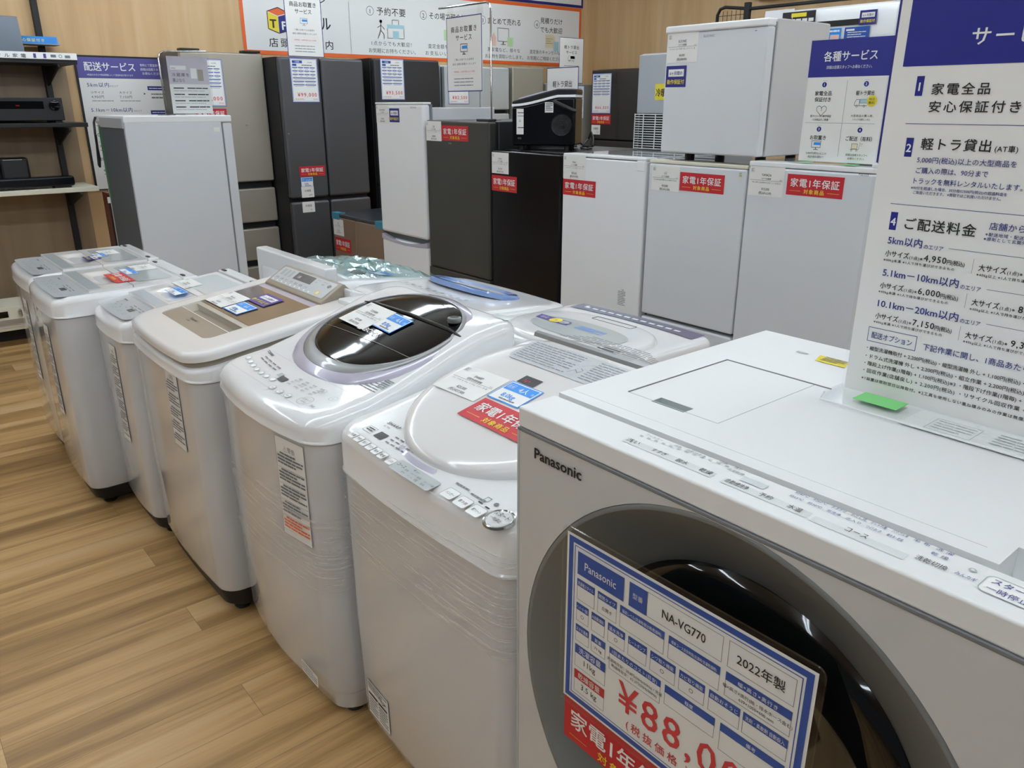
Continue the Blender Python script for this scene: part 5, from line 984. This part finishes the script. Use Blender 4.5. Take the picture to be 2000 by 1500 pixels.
def big_service_sign():
    w, h = .445, .63; X0, Z0, Yp = -.560, 1.082, 1.142
    t = thing('service_sign', 'large acrylic stand sign with blue header listing delivery fees, on the drum washer', 'sign', (X0 + w / 2, Yp, Z0))
    b = MB(); b.box(-w / 2 - .006, w / 2, .001, .005, 0, h, 'clear_plastic'); b.build('acrylic_panel', t)
    b = MB(); o = [(-w / 2 - .006, 0), (-w / 2 - .006, -.05), (-w / 2 + .006, -.083), (w / 2, -.083), (w / 2, 0)]; b.loft([[(x, y, .0005) for x, y in o], [(x, y, .0045) for x, y in o]], 'clear_plastic'); b.build('acrylic_foot', t)
    b = MB(); b.tube([(-w / 2 - .006, -.05, .0025), (-w / 2 + .006, -.083, .0025), (w / 2, -.083, .0025)], .0014, 'white_bright', 6); b.build('foot_edge', t)
    c = Card(); U = lambda x: x - X0; V = lambda z: z - Z0; c.rect(0, 0, w, h, 'paper', 0).rect(U(-.546), V(1.549), w - .012, V(1.632), 'sign_blue', 1)
    def T(s, x, z, sz, m='ink', w=None, bold=.02, al='l'): c.text(s, U(x), V(z), sz, m, al, w=w, bold=bold)
    T('サービスのご案内', -.463, 1.573, .0235, 'card_white', w=.212)
    for s_, x, z in (('1', -.519, 1.524), ('2', -.520, 1.445), ('3', -.3, 1.524), ('4', -.525, 1.344)): c.rect(U(x) - .005, V(z) - .0125, U(x) + .005, V(z) + .0125, 'sign_blue', 1).text(s_, U(x), V(z) - .006, .015, 'card_white', 'c', bold=.03)
    T('家電全品', -.502, 1.514, .0155, w=.072); T('安心保証付き', -.502, 1.492, .0155, w=.111); T('最長お取置き', -.285, 1.514, .0155, w=.111)
    c.rect(U(-.530), V(1.4755), w - .02, V(1.4762), 'blue_ink'); T('軽トラ貸出', -.504, 1.444, .0165, w=.088); T('(AT車)', -.411, 1.444, .009, w=.027)
    T('5,000円(税込)以上の大型商品を', -.506, 1.426, .0088, 'blue_ink', .124, .01); T('ご購入の際は、90分まで', -.505, 1.412, .0088, 'blue_ink', .092, .01); T('トラックを無料レンタルいたします。', -.506, 1.398, .0088, 'blue_ink', .136, .01)
    T('※90分を超過した場合、30分毎に500円(税込)の超過料金を', -.508, 1.390, .0048, 'blue_ink', .122, .01); T('ご負担いただきます。 ※買取ではご利用いただけません。', -.504, 1.384, .0048, 'blue_ink', .112, .01)
    c.rect(U(-.533), V(1.3675), w - .02, V(1.3682), 'blue_ink'); T('ご配送料金', -.508, 1.336, .0175, w=.094); T('店舗からの距離によって', -.399, 1.347, .0105, 'blue_ink', .12, .01); T('※配送地域・配送日によってお受けできない場合', -.402, 1.338, .0052, 'blue_ink', .13, .01); T('※原則として玄関先までの配送となります', -.403, 1.332, .0052, 'blue_ink', .11, .01)
    for k, (a, zz, p1, p2) in enumerate((('5km以内', 1.312, '4,950', '7,150'), ('5.1km－10km以内', 1.265, '6,000', '8,250'), ('10.1km－20km以内', 1.219, '7,150', '9,350'))):
        wd = (.048, .105, .113)[k]; T(a, -.528, zz, .0135, 'blue_ink', wd); T('のエリア', -.528 + wd + .003, zz - .001, .0075, 'blue_ink', .026, .01); c.rect(U(-.528 + wd + .036), V(zz + .003), w - .03, V(zz + .0035), 'blue_ink')
        T('小サイズ', -.529, zz - .018, .0098, w=.034); T('(1点)※', -.494, zz - .018, .006, w=.018, bold=.01); T(p1, -.474, zz - .018, .0125, w=.030); T('円(税込)', -.443, zz - .018, .0075, w=.023); T('※40kg未満 ※1人で持ち運びができるもの', -.530, zz - .0255, .0046, w=.098, bold=.01)
        c.rect(U(-.410), V(zz - .026), U(-.4096), V(zz - .006), 'ink_soft'); T('大サイズ', -.402, zz - .020, .0098, w=.034); T('(1点)※', -.367, zz - .020, .006, w=.018, bold=.01); T(p2, -.345, zz - .020, .0125, w=.030); T('円(税込)', -.314, zz - .020, .0075, w=.023); T('※40kg以上 ※1人で持ち運びができないもの', -.403, zz - .0275, .0046, w=.10, bold=.01)
    c.frame(U(-.536), V(1.164), U(-.464), V(1.186), .0008, 'blue_ink'); T('配送オプション', -.530, 1.1705, .0105, 'blue_ink', .060, .01); T('下記作業に関し、1商品あたり別途料金がかかります', -.454, 1.1695, .0105, 'blue_ink', .24, .01)
    rows = (('・縦型洗濯機取付 + 2,200円(税込)・縦型洗濯機 外し + 1,100円(税込)・ドラム式洗濯機取付 + 4,400円(税込)', 1.151), ('・ドラム式洗濯機 外し + 2,200円(税込)・組立作業 + 2,200円(税込)※2 ・解体作業 + 2,200円(税込)', 1.1385), ('・階段上げ作業(1階毎) + 1,100円(税込)※3 ・階段下げ作業(1階毎) + 1,100円(税込)※3 ・吊り上げ', 1.127), ('・回収作業(店舗戻し) + 2,200円(税込) ・リサイクル回収作業 + 4,400円(税込)※4', 1.1155))
    for (s_, z), wd in zip(rows, (.330, .318, .310, .285)): T(s_, -.534, z, .0072, 'ink', wd, .01)
    T('※1設置は原則翌日以降取付。※2工具を使用しない重ね積みのみの作業は無償。※3吊り上げ作業は対応不可', -.535, 1.1035, .0055, 'ink', .31, .01)
    c.build('printed_sheet', t, lambda u, v, hh: (u - w / 2, -.0004 - hh, v))
    c = Card().rect(-.0068, .34, -.001, .62, 'sign_blue', 0); c.build('rear_sheet', t, lambda u, v, hh: (u - w / 2, .007, v))
    for x, m in ((-.455 - X0 - w / 2, 'green_note'),): box_part('green_note', t, -.183, -.118, -.050, -.010, .0046, .0052, 'green_note', 0)
    c = Card().rect(0, 0, .24, .075, 'card_white', 0).frame(.03, .01, .09, .06, .0008, 'lcd_light').fine(.035, .085, .05, 4, .01, .002, 'lcd_light', 3).fine(.11, .20, .06, 5, .01, .0025, 'lcd_light', 5); c.build('paper_slip', t, lambda u, v, hh: (u - .10, v - .08, -.0004 + hh))
big_service_sign()

def layaway_board(t, w, h, fn):
    c = Card().rect(0, 0, w, h, 'sign_blue', 0).rect(.005, .005, w - .005, h - .005, 'paper', 1)
    c.text('商品お取置き', w / 2, h * .80, h * .085, 'ink', 'c', w=w * .72, bold=.015, h=2).text('サービス', w / 2, h * .69, h * .085, 'ink', 'c', w=w * .45, bold=.015, h=2); icon_monitor(c, w / 2, h * .53, w * .10)
    c.text('ご購入は後でもお品物を', w / 2, h * .42, h * .032, 'ink', 'c', w=w * .55, h=2).text('最長1週間お取置きいたします', w / 2, h * .36, h * .032, 'ink', 'c', w=w * .66, h=2)
    c.frame(w * .14, h * .23, w * .86, h * .32, .001, 'pale_pink', 2).text('対象商品：5,000円(税込)以上の商品', w / 2, h * .26, h * .028, 'price_red', 'c', w=w * .6, h=2).fine(w * .2, w * .75, h * .17, 3, h * .045, h * .01, 'ink_soft', 3); return c.build('printed_sheet', t, fn)
def hanging_sign():
    t = thing('hanging_sign_stand', 'metal hook stand with layaway service sign hanging above the dark grey fridge', 'sign', (-3.535, 2.78, 1.4205))
    b = MB(); b.tube([(0, 0, .006), (0, 0, .55), (-.01, 0, .575), (-.035, 0, .585), (-.47, 0, .59)], .005, 'chrome', 10); b.build('hook_rod', t); b = MB(); b.lathe([(.055, 0), (.055, .005), (.01, .007)], 'chrome', (0, 0, 0), 'z', 32, True, True); b.build('base', t)
    w, h = .325, .385; layaway_board(t, w, h, lambda u, v, hh: (-.395 + u, -.006 - hh, .150 + v)); box_part('board', t, -.395, -.395 + w, -.0055, -.002, .150, .150 + h, 'white_matte', 0)
    for x in (-.375, -.105): box_part('clip', t, x, x + .03, -.010, .008, .525, .602, 'clear_plastic', .002)
    box_part('transparent_pocket', t, -.395, -.06, -.003, -.001, .530, .565, 'clear_plastic', 0)
hanging_sign()
def left_hanging_sign():
    t = thing('hanging_sign_stand', 'metal hook stand with grey catalogue sheet hanging above the turned around fridge', 'sign', (-5.05, 1.545, 1.442), pi / 2)
    b = MB(); b.tube([(-.004, 0, .006), (-.006, 0, .31), (.004, 0, .336), (.025, 0, .348), (.27, 0, .358)], .0055, 'chrome', 10); b.build('hook_rod', t); b = MB(); b.lathe([(.05, 0), (.05, .005), (.01, .007)], 'chrome', (-.004, 0, 0), 'z', 24, True, True); b.build('base', t)
    w, h = .235, .315; c = Card().rect(0, 0, w, h, 'paper', 0).rect(0, h * .52, w, h, 'lilac', 1).rect(.015, h * .77, .105, h * .84, 'card_white', 2).text('unito', .02, h * .785, .012, 'ink', h=3).text('冷蔵庫を', .02, h * .655, .022, 'ink', w=.10, h=2).text('選ぶなら', .02, h * .56, .022, 'ink', w=.07, h=2)
    c.rect(w * .72, h * .58, w * .86, h * .78, 'gold_steel', 2).rect(w * .55, h * .62, w * .70, h * .80, 'card_white', 2); 
    for k in range(4): c.dashes(.02, .08, h * .44 - k * .035, .006, 'ink', n=1, seed=k); c.dashes(.10, .22, h * .44 - k * .035, .006, 'ink', n=3, seed=k); c.dashes(.02, .20, h * .40 - k * .035, .002)
    c.build('printed_sheet', t, lambda u, v, hh: (.035 + u, -.003 - hh, .010 + v + .0)); box_part('transparent_pocket', t, .028, .280, -.008, -.006, .004, .34, 'sleeve', 0)
    for x in (.045, .22): box_part('clip', t, x, x + .022, -.012, .006, .30, .375, 'clear_plastic', .002)
left_hanging_sign()
def top_sign(label, x, y, z, w, h, kind, rz=pi / 2):
    t = thing('service_sign', label, 'sign', (x, y, z), rz); l_stand(t, w, h, .05, .003); fn = lambda u, v, hh: (u - w / 2, -.0008 - hh, v + .004)
    if kind == 'lay': layaway_board(t, w - .004, h - .008, fn)
    else:
        w2, h2 = w - .004, h - .008; c = Card().rect(0, 0, w2, h2, 'sign_blue', 0).rect(.004, .004, w2 - .004, h2 - .004, 'paper', 1).text('軽トラ貸出', w2 / 2, h2 * .76, h2 * .085, 'ink', 'c', w=w2 * .6, bold=.015).text('サービス', w2 / 2, h2 * .65, h2 * .08, 'ink', 'c', w=w2 * .44, bold=.015); icon_truck(c, w2 / 2, h2 * .50, w2 * .14); c.fine(w2 * .2, w2 * .8, h2 * .38, 5, h2 * .06, h2 * .012); c.build('printed_sheet', t, fn)
top_sign('layaway service sign in clear stand on the charcoal four door fridge', -5.66, 2.76, 1.822, .285, .42, 'lay')
top_sign('light truck lending sign half hidden behind the ice maker', -3.195, 2.985, 1.288, .245, .40, 'truck', 0)
top_sign('light truck lending sign on the corner fridge, beside the wooden wall', -5.72, 5.45, 1.688, .31, .40, 'truck')

# ------------------------------------------------------------ wall banners and poster
def banners():
    y0, y1, z0, z1 = 2.575, 6.17, 1.872, 2.425; w = y1 - y0; h = z1 - z0
    t = thing('banner', 'long white banner with orange border about in store purchasing, on the left wall', 'banner', (-6.345, (y0 + y1) / 2, z0), pi / 2)
    c = Card().rect(0, 0, w, h, 'orange', 0).rect(.028, .03, w - .028, h - .03, 'card_white', 1); U = lambda y: y - y0; V = lambda z: z - z0
    # cube mark with two letters
    c.poly([(U(2.79), V(2.185)), (U(2.88), V(2.215)), (U(2.965), V(2.18)), (U(2.875), V(2.155))], 'orange', 2).poly([(U(2.79), V(2.18)), (U(2.875), V(2.15)), (U(2.875), V(2.03)), (U(2.79), V(2.06))], 'yellow', 3).poly([(U(2.878), V(2.15)), (U(2.965), V(2.175)), (U(2.965), V(2.055)), (U(2.878), V(2.03))], 'navy', 3)
    c.path([(U(2.79), V(2.183)), (U(2.88), V(2.215)), (U(2.965), V(2.18)), (U(2.965), V(2.055)), (U(2.877), V(2.03)), (U(2.79), V(2.06)), (U(2.79), V(2.183))], .006, 'ink', 4).text('T', U(2.833), V(2.068), .085, 'ink', 'c', bold=.05, h=4).text('F', U(2.921), V(2.058), .085, 'card_white', 'c', bold=.05, h=4)
    c.text('トレファク', U(2.79), V(2.275), .085, 'ink', w=.52).text('店頭買取案内', U(2.785), V(1.935), .072, 'ink', w=.55, bold=.015).text('スタイル', U(2.98), V(2.08), .11, 'ink', w=.345, bold=.03).rect(U(3.50), V(1.92), U(3.503), V(2.30), 'lcd_light')
    for yy, n_ in ((3.70, '1'), (4.235, '2'), (4.895, '3'), (5.565, '4')): c.ring(U(yy), V(2.245), .036, .004, 'ink_soft', 2).text(n_, U(yy), V(2.225), .05, 'ink', 'c')
    c.text('予約不要', U(3.765), V(2.222), .068, 'ink', w=.285, bold=.01).text('その場で現金払い', U(4.297), V(2.222), .062, 'ink', w=.46, bold=.01).text('まとめて売れる', U(4.955), V(2.222), .062, 'ink', w=.40, bold=.01).text('見積りだけ', U(5.612), V(2.262), .058, 'ink', w=.295, bold=.01).text('でも大歓迎', U(5.612), V(2.180), .058, 'ink', w=.295, bold=.01)
    for y, a, b_ in ((3.70, '1点からでも大歓迎！', 'お気軽にお持ちください。'), (4.275, '査定金額をその場で', 'お支払いいたします。'), (4.95, '黒家電など、様々な', 'お品物を買取いたします。'), (5.475, '査定後のキャンセルも', 'お気軽にご相談ください。')): c.text(a, U(y), V(1.982), .040, 'ink', w=.40).text(b_, U(y) - .03, V(1.924), .040, 'ink', w=.47)
    # pictures: walker and shop, coins, goods, document
    a = U(3.80); c.disc(a, V(2.17), .014, 'ink_soft').path([(a, V(2.155)), (a - .005, V(2.10)), (a - .035, V(2.035))], .007, 'ink_soft').path([(a - .005, V(2.10)), (a + .025, V(2.07)), (a + .025, V(2.035))], .007, 'ink_soft').path([(a - .035, V(2.12)), (a, V(2.14)), (a + .035, V(2.11))], .006, 'ink_soft')
    a = U(3.86); c.frame(a, V(2.04), a + .17, V(2.13), .005, 'ink_soft').frame(a + .05, V(2.14), a + .12, V(2.19), .005, 'ink_soft').rect(a, V(2.12), a + .17, V(2.15), 'pale_blue', 2).rect(a + .055, V(2.04), a + .115, V(2.10), 'pale_blue', 2)
    a = U(4.45); c.rect(a, V(2.05), a + .10, V(2.14), 'pale_green', 2).disc(a + .14, V(2.08), .03, 'yellow', 2)
    a = U(5.0); c.poly([(a, V(2.03)), (a + .05, V(2.03)), (a + .055, V(2.10)), (a + .025, V(2.15)), (a, V(2.10))], 'pale_pink', 2).frame(a + .07, V(2.07), a + .21, V(2.19), .006, 'ink_soft', 2).line((a + .14, V(2.07)), (a + .14, V(2.05)), .012, 'ink_soft').line((a + .11, V(2.045)), (a + .17, V(2.045)), .006, 'ink_soft').rect(a + .19, V(2.03), a + .26, V(2.11), 'pale_green', 3)
    a = U(5.68); c.poly([(a, V(2.04)), (a + .13, V(2.04)), (a + .13, V(2.14)), (a + .10, V(2.16)), (a, V(2.16))], 'pale_cream', 2).fine(a + .01, a + .10, V(2.12), 3, .02, .004, 'ink_soft').rect(a + .11, V(2.01), a + .18, V(2.10), 'pale_blue', 3)
    c.build('printed_cloth', t, lambda u, v, hh: (u - w / 2, -hh, v)); box_part('backing', t, -w / 2, w / 2, .0005, .004, 0, h, 'white_matte', 0)
    t = thing('banner', 'blue bordered white banner hung above the orange bordered one', 'banner', (-6.345, 5.0, 2.43), pi / 2)
    Card().rect(-1.3, 0, 1.19, .40, 'navy', 0).rect(-1.26, .025, 1.165, .375, 'card_white', 1).text('お買取強化中', -.9, .12, .2, 'ink', w=1.5).build('printed_cloth', t, lambda u, v, hh: (u, -hh, v)); box_part('backing', t, -1.3, 1.19, .0005, .004, 0, .40, 'white_matte', 0)
    w, h = .62, .88; t = thing('poster', 'delivery service price poster with violet header beside the shelves', 'poster', (-6.335, 1.385 + w / 2, .93), pi / 2)
    c = Card().rect(0, 0, w, h, 'paper', 0).rect(0, h - .135, w, h, 'poster_blue', 1).text('配送サービス', .045, h - .082, .062, 'card_white', w=.33, bold=.02).text('※商品の大きさや配送距離によって配送料金が変わります', .055, h - .118, .014, 'card_white', w=.30).text('有料にて配送承ります', .41, h - .05, .02, 'card_white', w=.17).text('詳細は店頭スタッフまで', .41, h - .078, .02, 'card_white', w=.19).text('お尋ねください', .42, h - .105, .02, 'card_white', w=.13)
    for k, (a, p, q) in enumerate((('5km以内', '4,950円', '7,150円'), ('5.1km－10km以内', '6,000円', '8,250円'), ('10.1km－20km以内', '7,150円', '9,350円'), ('20.1km－30km以内', '8,250円', '10,450円'))):
        v = h - .19 - k * .165; c.text(a, .045, v, .033, 'blue_ink', w=(.14, .27, .29, .29)[k], bold=.01).text('のエリア', (.19, .325, .345, .345)[k], v, .014, 'blue_ink').text('小サイズ', .06, v - .045, .020, 'ink', w=.085).text('大サイズ', .245, v - .045, .020, 'ink', w=.085).text(p, .06, v - .075, .023, 'ink', w=.08).text(q, .245, v - .075, .023, 'ink', w=.08)
        c.dashes(.06, .20, v - .095, .004).dashes(.245, .38, v - .095, .004).text('▶', .41, v - .05, .016, 'ink').rect(.44, v - .02, w - .02, v + .008, 'navy', 1).dashes(.45, w - .03, v - .009, .005, 'card_white').dashes(.46, .56, v - .05, .008).dashes(.46, .58, v - .075, .01)
    c.build('printed_sheet', t, lambda u, v, hh: (u - w / 2, -hh, v)); box_part('backing', t, -w / 2 - .014, w / 2 + .006, .0005, .009, -.006, h + .012, 'black_matte', 0)
banners()

# ------------------------------------------------------------ shelving along the left wall and what is on it
def shelves():
    ya, yb = -.9, 1.305; xf, xr = -5.93, -6.335
    t = thing('wall_shelf_unit', 'black and cream wall shelving with audio gear and a header strip', 'shelf', (-6.14, (ya + yb) / 2, 0)); ox, oy = -6.14, (ya + yb) / 2
    P = lambda n, a, b_, c_, d_, e, f, m, bv=.003: box_part(n, t, a - ox, b_ - ox, c_ - oy, d_ - oy, e, f, m, bv)
    P('back_board', -6.346, -6.338, ya, yb + .01, .10, 1.78, 'shelf_wood', 0)
    P('shelf_board', xr, xf, ya, yb, 1.745, 1.768, 'black_matte'); P('shelf_board', xr, xf, ya, yb, 1.365, 1.392, 'black_plastic'); P('shelf_board', xr, xf, ya, yb, .955, .985, 'cream'); P('shelf_board', xr, xf + .02, ya, .95, .105, .13, 'cream'); P('kick_board', -6.30, -6.08, ya, 1.3, 0, .10, 'black_matte')
    for y in (-.6, .28, 1.17): P('upright', -6.338, -6.285, y, y + .035, 0, 2.6, 'black_matte', .002)
    for z in (1.62, 1.24, .83):
        b = MB(); pr = [(xr, z + .12), (xf + .04, z + .12), (xf + .04, z + .105), (xr + .05, z)]; pr.append((xr, z)); b.loft([[(x - ox, y - oy, zz) for x, zz in pr] for y in (1.18, 1.19)], 'black_matte'); b.build('bracket', t)
    # header strip
    P('price_rail', xf, xf + .012, ya, yb, 1.768, 1.808, 'white_bright'); 
    c = Card(); c.text('オーディオ・デジタル家電', .98 - 1.06, .006, .026, 'ink', 'l', w=.50, bold=.01) if False else c.text('ディオ・デジタル家電', .60, .008, .024, 'ink', 'l', w=.42, bold=.01)
    c.rect(.55, .002, 1.28, .038, 'white_bright', 0).rect(1.06, .006, 1.075, .032, 'purple').rect(1.115, .006, 1.13, .032, 'purple').rect(1.155, .012, 1.185, .028, 'ink_soft').ring(1.21, .020, .010, .003, 'ink_soft').rect(1.235, .010, 1.265, .026, 'ink_soft')
    c.build('header_print', t, lambda u, v, hh: (xf + .013 - ox + hh, u - oy, 1.768 + v))
    P('wire_basket_lip', xf + .02, xf + .03, ya, .85, .13, .165, 'wire_white', .002)
    # things on the boards
    t = thing('laptop', 'dark grey laptop screen seen from behind on the top shelf', 'laptop', (-6.02, .86, 1.768)); b = MB()
    for x, zz in ((0, .008), ): pass
    b.loft([[(-.02, -.18, .012), (-.012, -.18, .012), (-.012, .18, .012), (-.02, .18, .012)], [(-.075, -.18, .25), (-.067, -.18, .25), (-.067, .18, .25), (-.075, .18, .25)]], 'laptop_grey'); b.build('screen', t, .003); box_part('keyboard', t, -.24, -.01, -.18, .18, 0, .014, 'black_matte', .003)
    t = thing('shelf_rail_sign', 'small blue guarantee strip with yellow letters behind the laptop', 'sign', (-6.15, 1.12, 1.88)); box_part('strip', t, -.17, .0, -.22, .15, -.014, .004, 'grey_box', .002)
    c = Card().rect(-.22, 0, .135, .042, 'sky', 0).text('安心保証付き', -.09, .011, .021, 'yellow', w=.15, bold=.02); icon_heart(c, .105, .018, .016); c.build('blue_label', t, lambda u, v, hh: (.002 + hh, u, v - .008)); box_part('bracket', t, -.185, -.16, .05, .07, -.06, .02, 'black_matte', .002)
    t = thing('av_receiver', 'black audio receiver with display and round knob on the middle shelf', 'receiver', (-6.10, .965, 1.392)); box_part('body', t, -.15, .155, -.215, .215, .014, .152, 'black_plastic', .004); box_part('display_window', t, .156, .158, -.17, .105, .085, .13, 'black_glass', 0)
    Card().text('VSX', .0, .0, .012, 'red').build('display_print', t, lambda u, v, hh: (.160 + hh, u - .05, .10 + v))
    b = MB(); b.lathe([(.032, 0), (.030, .016), (.012, .018)], 'black_glass', (0, 0, 0), 'y', 32, False, True); o = b.build('volume_knob', t); o.location = (.158, .165, .105); o.rotation_euler = (0, 0, radians(90)); o.scale = (1, -1, 1)
    box_part('price_tag', t, .158, .160, -.215, -.185, .05, .11, 'paper', 0)
    for s in (-1, 1):
        for q in (-1, 1): box_part('foot', t, s * .12 - .015, s * .12 + .015, q * .18 - .02, q * .18 + .02, 0, .015, 'black_matte', 0)
    t = thing('sound_bar', 'long black sound bar on the cream shelf', 'sound bar', (-6.02, .72, .985)); box_part('body', t, -.05, .06, -.42, .455, .012, .075, 'black_fridge', .015, 3)
    for y in (-.35, .38): box_part('foot', t, -.04, .05, y - .05, y + .05, 0, .014, 'black_matte', .002)
    t = thing('speaker', 'small black box speaker with dark grey grille behind the sound bar', 'speaker', (-6.20, .87, .985)); box_part('body', t, -.07, .06, -.08, .085, 0, .19, 'black_plastic', .012, 3); box_part('grille', t, .060, .064, -.065, .07, .015, .172, 'dark_steel', .003); box_part('trim', t, .058, .065, -.06, .05, .176, .182, 'chrome', 0)
    t = thing('speaker', 'matte black speaker at the edge of the picture on the cream shelf', 'speaker', (-6.20, .66, .985)); box_part('body', t, -.07, .06, -.10, .09, 0, .175, 'black_matte', .008, 3); box_part('grille', t, .060, .064, -.08, .07, .015, .16, 'black_fridge', .002)
    t = thing('cassette_deck', 'champagne silver audio deck with knob on the bottom shelf', 'audio deck', (-6.05, .56, .13)); box_part('body', t, -.15, .16, -.22, .215, .012, .135, 'cream', .004); box_part('display_window', t, .161, .163, -.06, .07, .07, .11, 'black_glass', 0); box_part('lower_panel', t, .161, .164, -.20, .21, .02, .055, 'gold_steel', .001)
    b = MB(); b.lathe([(.026, 0), (.024, .022), (.010, .024)], 'chrome', (0, 0, 0), 'y', 32, False, True); o = b.build('volume_knob', t); o.location = (.162, .15, .095); o.rotation_euler = (0, 0, radians(90)); o.scale = (1, -1, 1); box_part('foot', t, -.12, .14, -.19, .19, 0, .013, 'black_matte', 0)
    t = thing('wood_panel', 'reddish brown wooden panel leaning beside the shelf with small white tag', 'panel', (-5.86, 1.345, 0)); box_part('board', t, -.14, .0, -.012, .012, 0, .945, 'red_brown', .004); box_part('edge_strip', t, .0, .012, -.012, .035, 0, .93, 'black_matte', .002); box_part('white_tag', t, .0125, .014, -.02, .014, .88, .92, 'paper', 0)
shelves()

# ------------------------------------------------------------ rack with air conditioner and ovens at the right
def right_rack():
    y = 4.86; t = thing('display_rack', 'black steel display rack with wire mesh holding the air conditioner', 'rack', (-2.9, y, 0)); X = lambda x: x + 2.9
    for x in (-3.42, -2.40, -1.5): 
        box_part('post', t, X(x) - .02, X(x) + .02, -.015, .015, 0, 2.14 if x < -3 else 2.12, 'black_matte', .002)
    for x in (-3.42, -2.40, -1.5): box_part('floor_foot', t, X(x) - .02, X(x) + .02, -.35, .35, 0, .03, 'black_matte', .002)
    b = MB(); b.tube([(X(-3.66), 0, 1.2), (X(-3.66), 0, 2.08), (X(-3.64), 0, 2.115), (X(-3.60), 0, 2.125), (X(-3.40), 0, 2.10), (X(-1.4), 0, 2.10)], .011, 'black_matte'); b.build('top_rail', t)
    b = MB()
    for k in range(7): x = -3.65 + k * .035; b.tube([(X(x), 0, 1.2), (X(x), 0, 2.10)], .002, 'black_matte', 5)
    for k in range(24): z = 1.22 + k * .037; b.tube([(X(-3.66), 0, z), (X(-3.42), 0, z)], .002, 'black_matte', 5)
    b.build('wire_mesh', t); box_part('cross_panel', t, X(-3.40), X(-1.5), .0, .012, 1.55, 1.75, 'black_matte', 0)
    for z in (1.235, .85, .45): box_part('rack_shelf', t, X(-2.75), X(-1.5), -.38, .0, z - .02, z, 'grey_box', .002)
    t = thing('air_conditioner', 'white wall air conditioner with navy and blue stickers high on the black rack', 'air conditioner', (-2.68, 4.715, 1.755)); w = .80
    b = MB(); pr = [(.115, 0), (.115, .285), (.02, .295), (-.07, .275), (-.10, .235), (-.108, .10), (-.09, .03), (-.05, 0)]
    b.loft([[(x, y_, z) for y_, z in pr] for x in (-w / 2, w / 2)], 'white_bright'); b.build('body', t, .012, 3); box_part('display_slot', t, -.10, .20, -.112, -.106, .175, .205, 'black_matte', .001)
    box_part('end_cover', t, w / 2, w / 2 + .02, -.09, .11, .01, .28, 'cream', .006)
    six_card(.10, .075).build('guarantee_sticker', t, front_fn(.19, -.112, .170)); c = Card().rect(0, 0, .15, .085, 'royal', 0).dashes(.01, .06, .065, .01, 'card_white', n=1).rect(.008, .008, .142, .02, 'yellow').fine(.02, .13, .055, 3, .012, .004, 'card_white'); c.build('feature_sticker', t, front_fn(.11, -.112, .078))
    c = Card().rect(0, 0, .13, .085, 'sky', 0).rect(.01, .01, .055, .05, 'card_white').rect(.065, .01, .12, .05, 'pale_pink').dashes(.015, .12, .065, .01, 'card_white'); c.build('energy_card', t, front_fn(-.04, -.112, .078))
    c = Card().rect(0, 0, .22, .12, 'ink', 0).rect(.06, .09, .16, .112, 'yellow', 1)
    for k in range(15): c.rect(.012 + (k % 5) * .041, .012 + (k // 5) * .025, .045 + (k % 5) * .041, .030 + (k // 5) * .025, 'card_white')
    c.build('feature_card', t, front_fn(-.30, -.118, .15)); b = MB(); rr = random.Random(2)
    b.grid(8, 4, lambda u, v: (-w / 2 - .03 + .20 * u, -.125 + .02 * rr.random(), .10 + .19 * v), 'white_bright'); b.build('packing_sheet', t)
    for k, (z, lab) in enumerate(((1.235, 'white microwave oven with black door, seen as a sliver beside the big sign, upper one'), (.85, 'white microwave oven with black door on the lower rack shelf'))):
        t = thing('microwave_oven', lab, 'microwave', (-2.15, 4.66, z), 0, 'microwave ovens on the rack'); box_part('body', t, -.24, .24, -.17, .19, .0, .30, 'white_bright', .006); box_part('door', t, -.23, .12, -.186, -.170, .02, .285, 'black_glass', .004); box_part('key_panel', t, .125, .235, -.182, -.170, .02, .285, 'grey_box', .003)
    t = thing('toaster_oven', 'grey countertop oven stacked on top of the upper white microwave', 'toaster oven', (-2.15, 4.66, 1.535)); box_part('body', t, -.22, .22, -.15, .17, 0, .20, 'grey_box', .006); box_part('door', t, -.20, .20, -.160, -.150, .03, .17, 'black_glass', .003); b = MB(); b.tube([(-.17, -.18, .165), (.17, -.18, .165)], .008, 'chrome'); b.build('handle', t)
right_rack()
b = MB(); b.box(-4.3, 0, 6.15, 6.245, 2.33, 2.55, 'grey_duct'); struct(b.build('trim_1'))
bpy.data.objects.remove(_to); bpy.data.curves.remove(_tc)
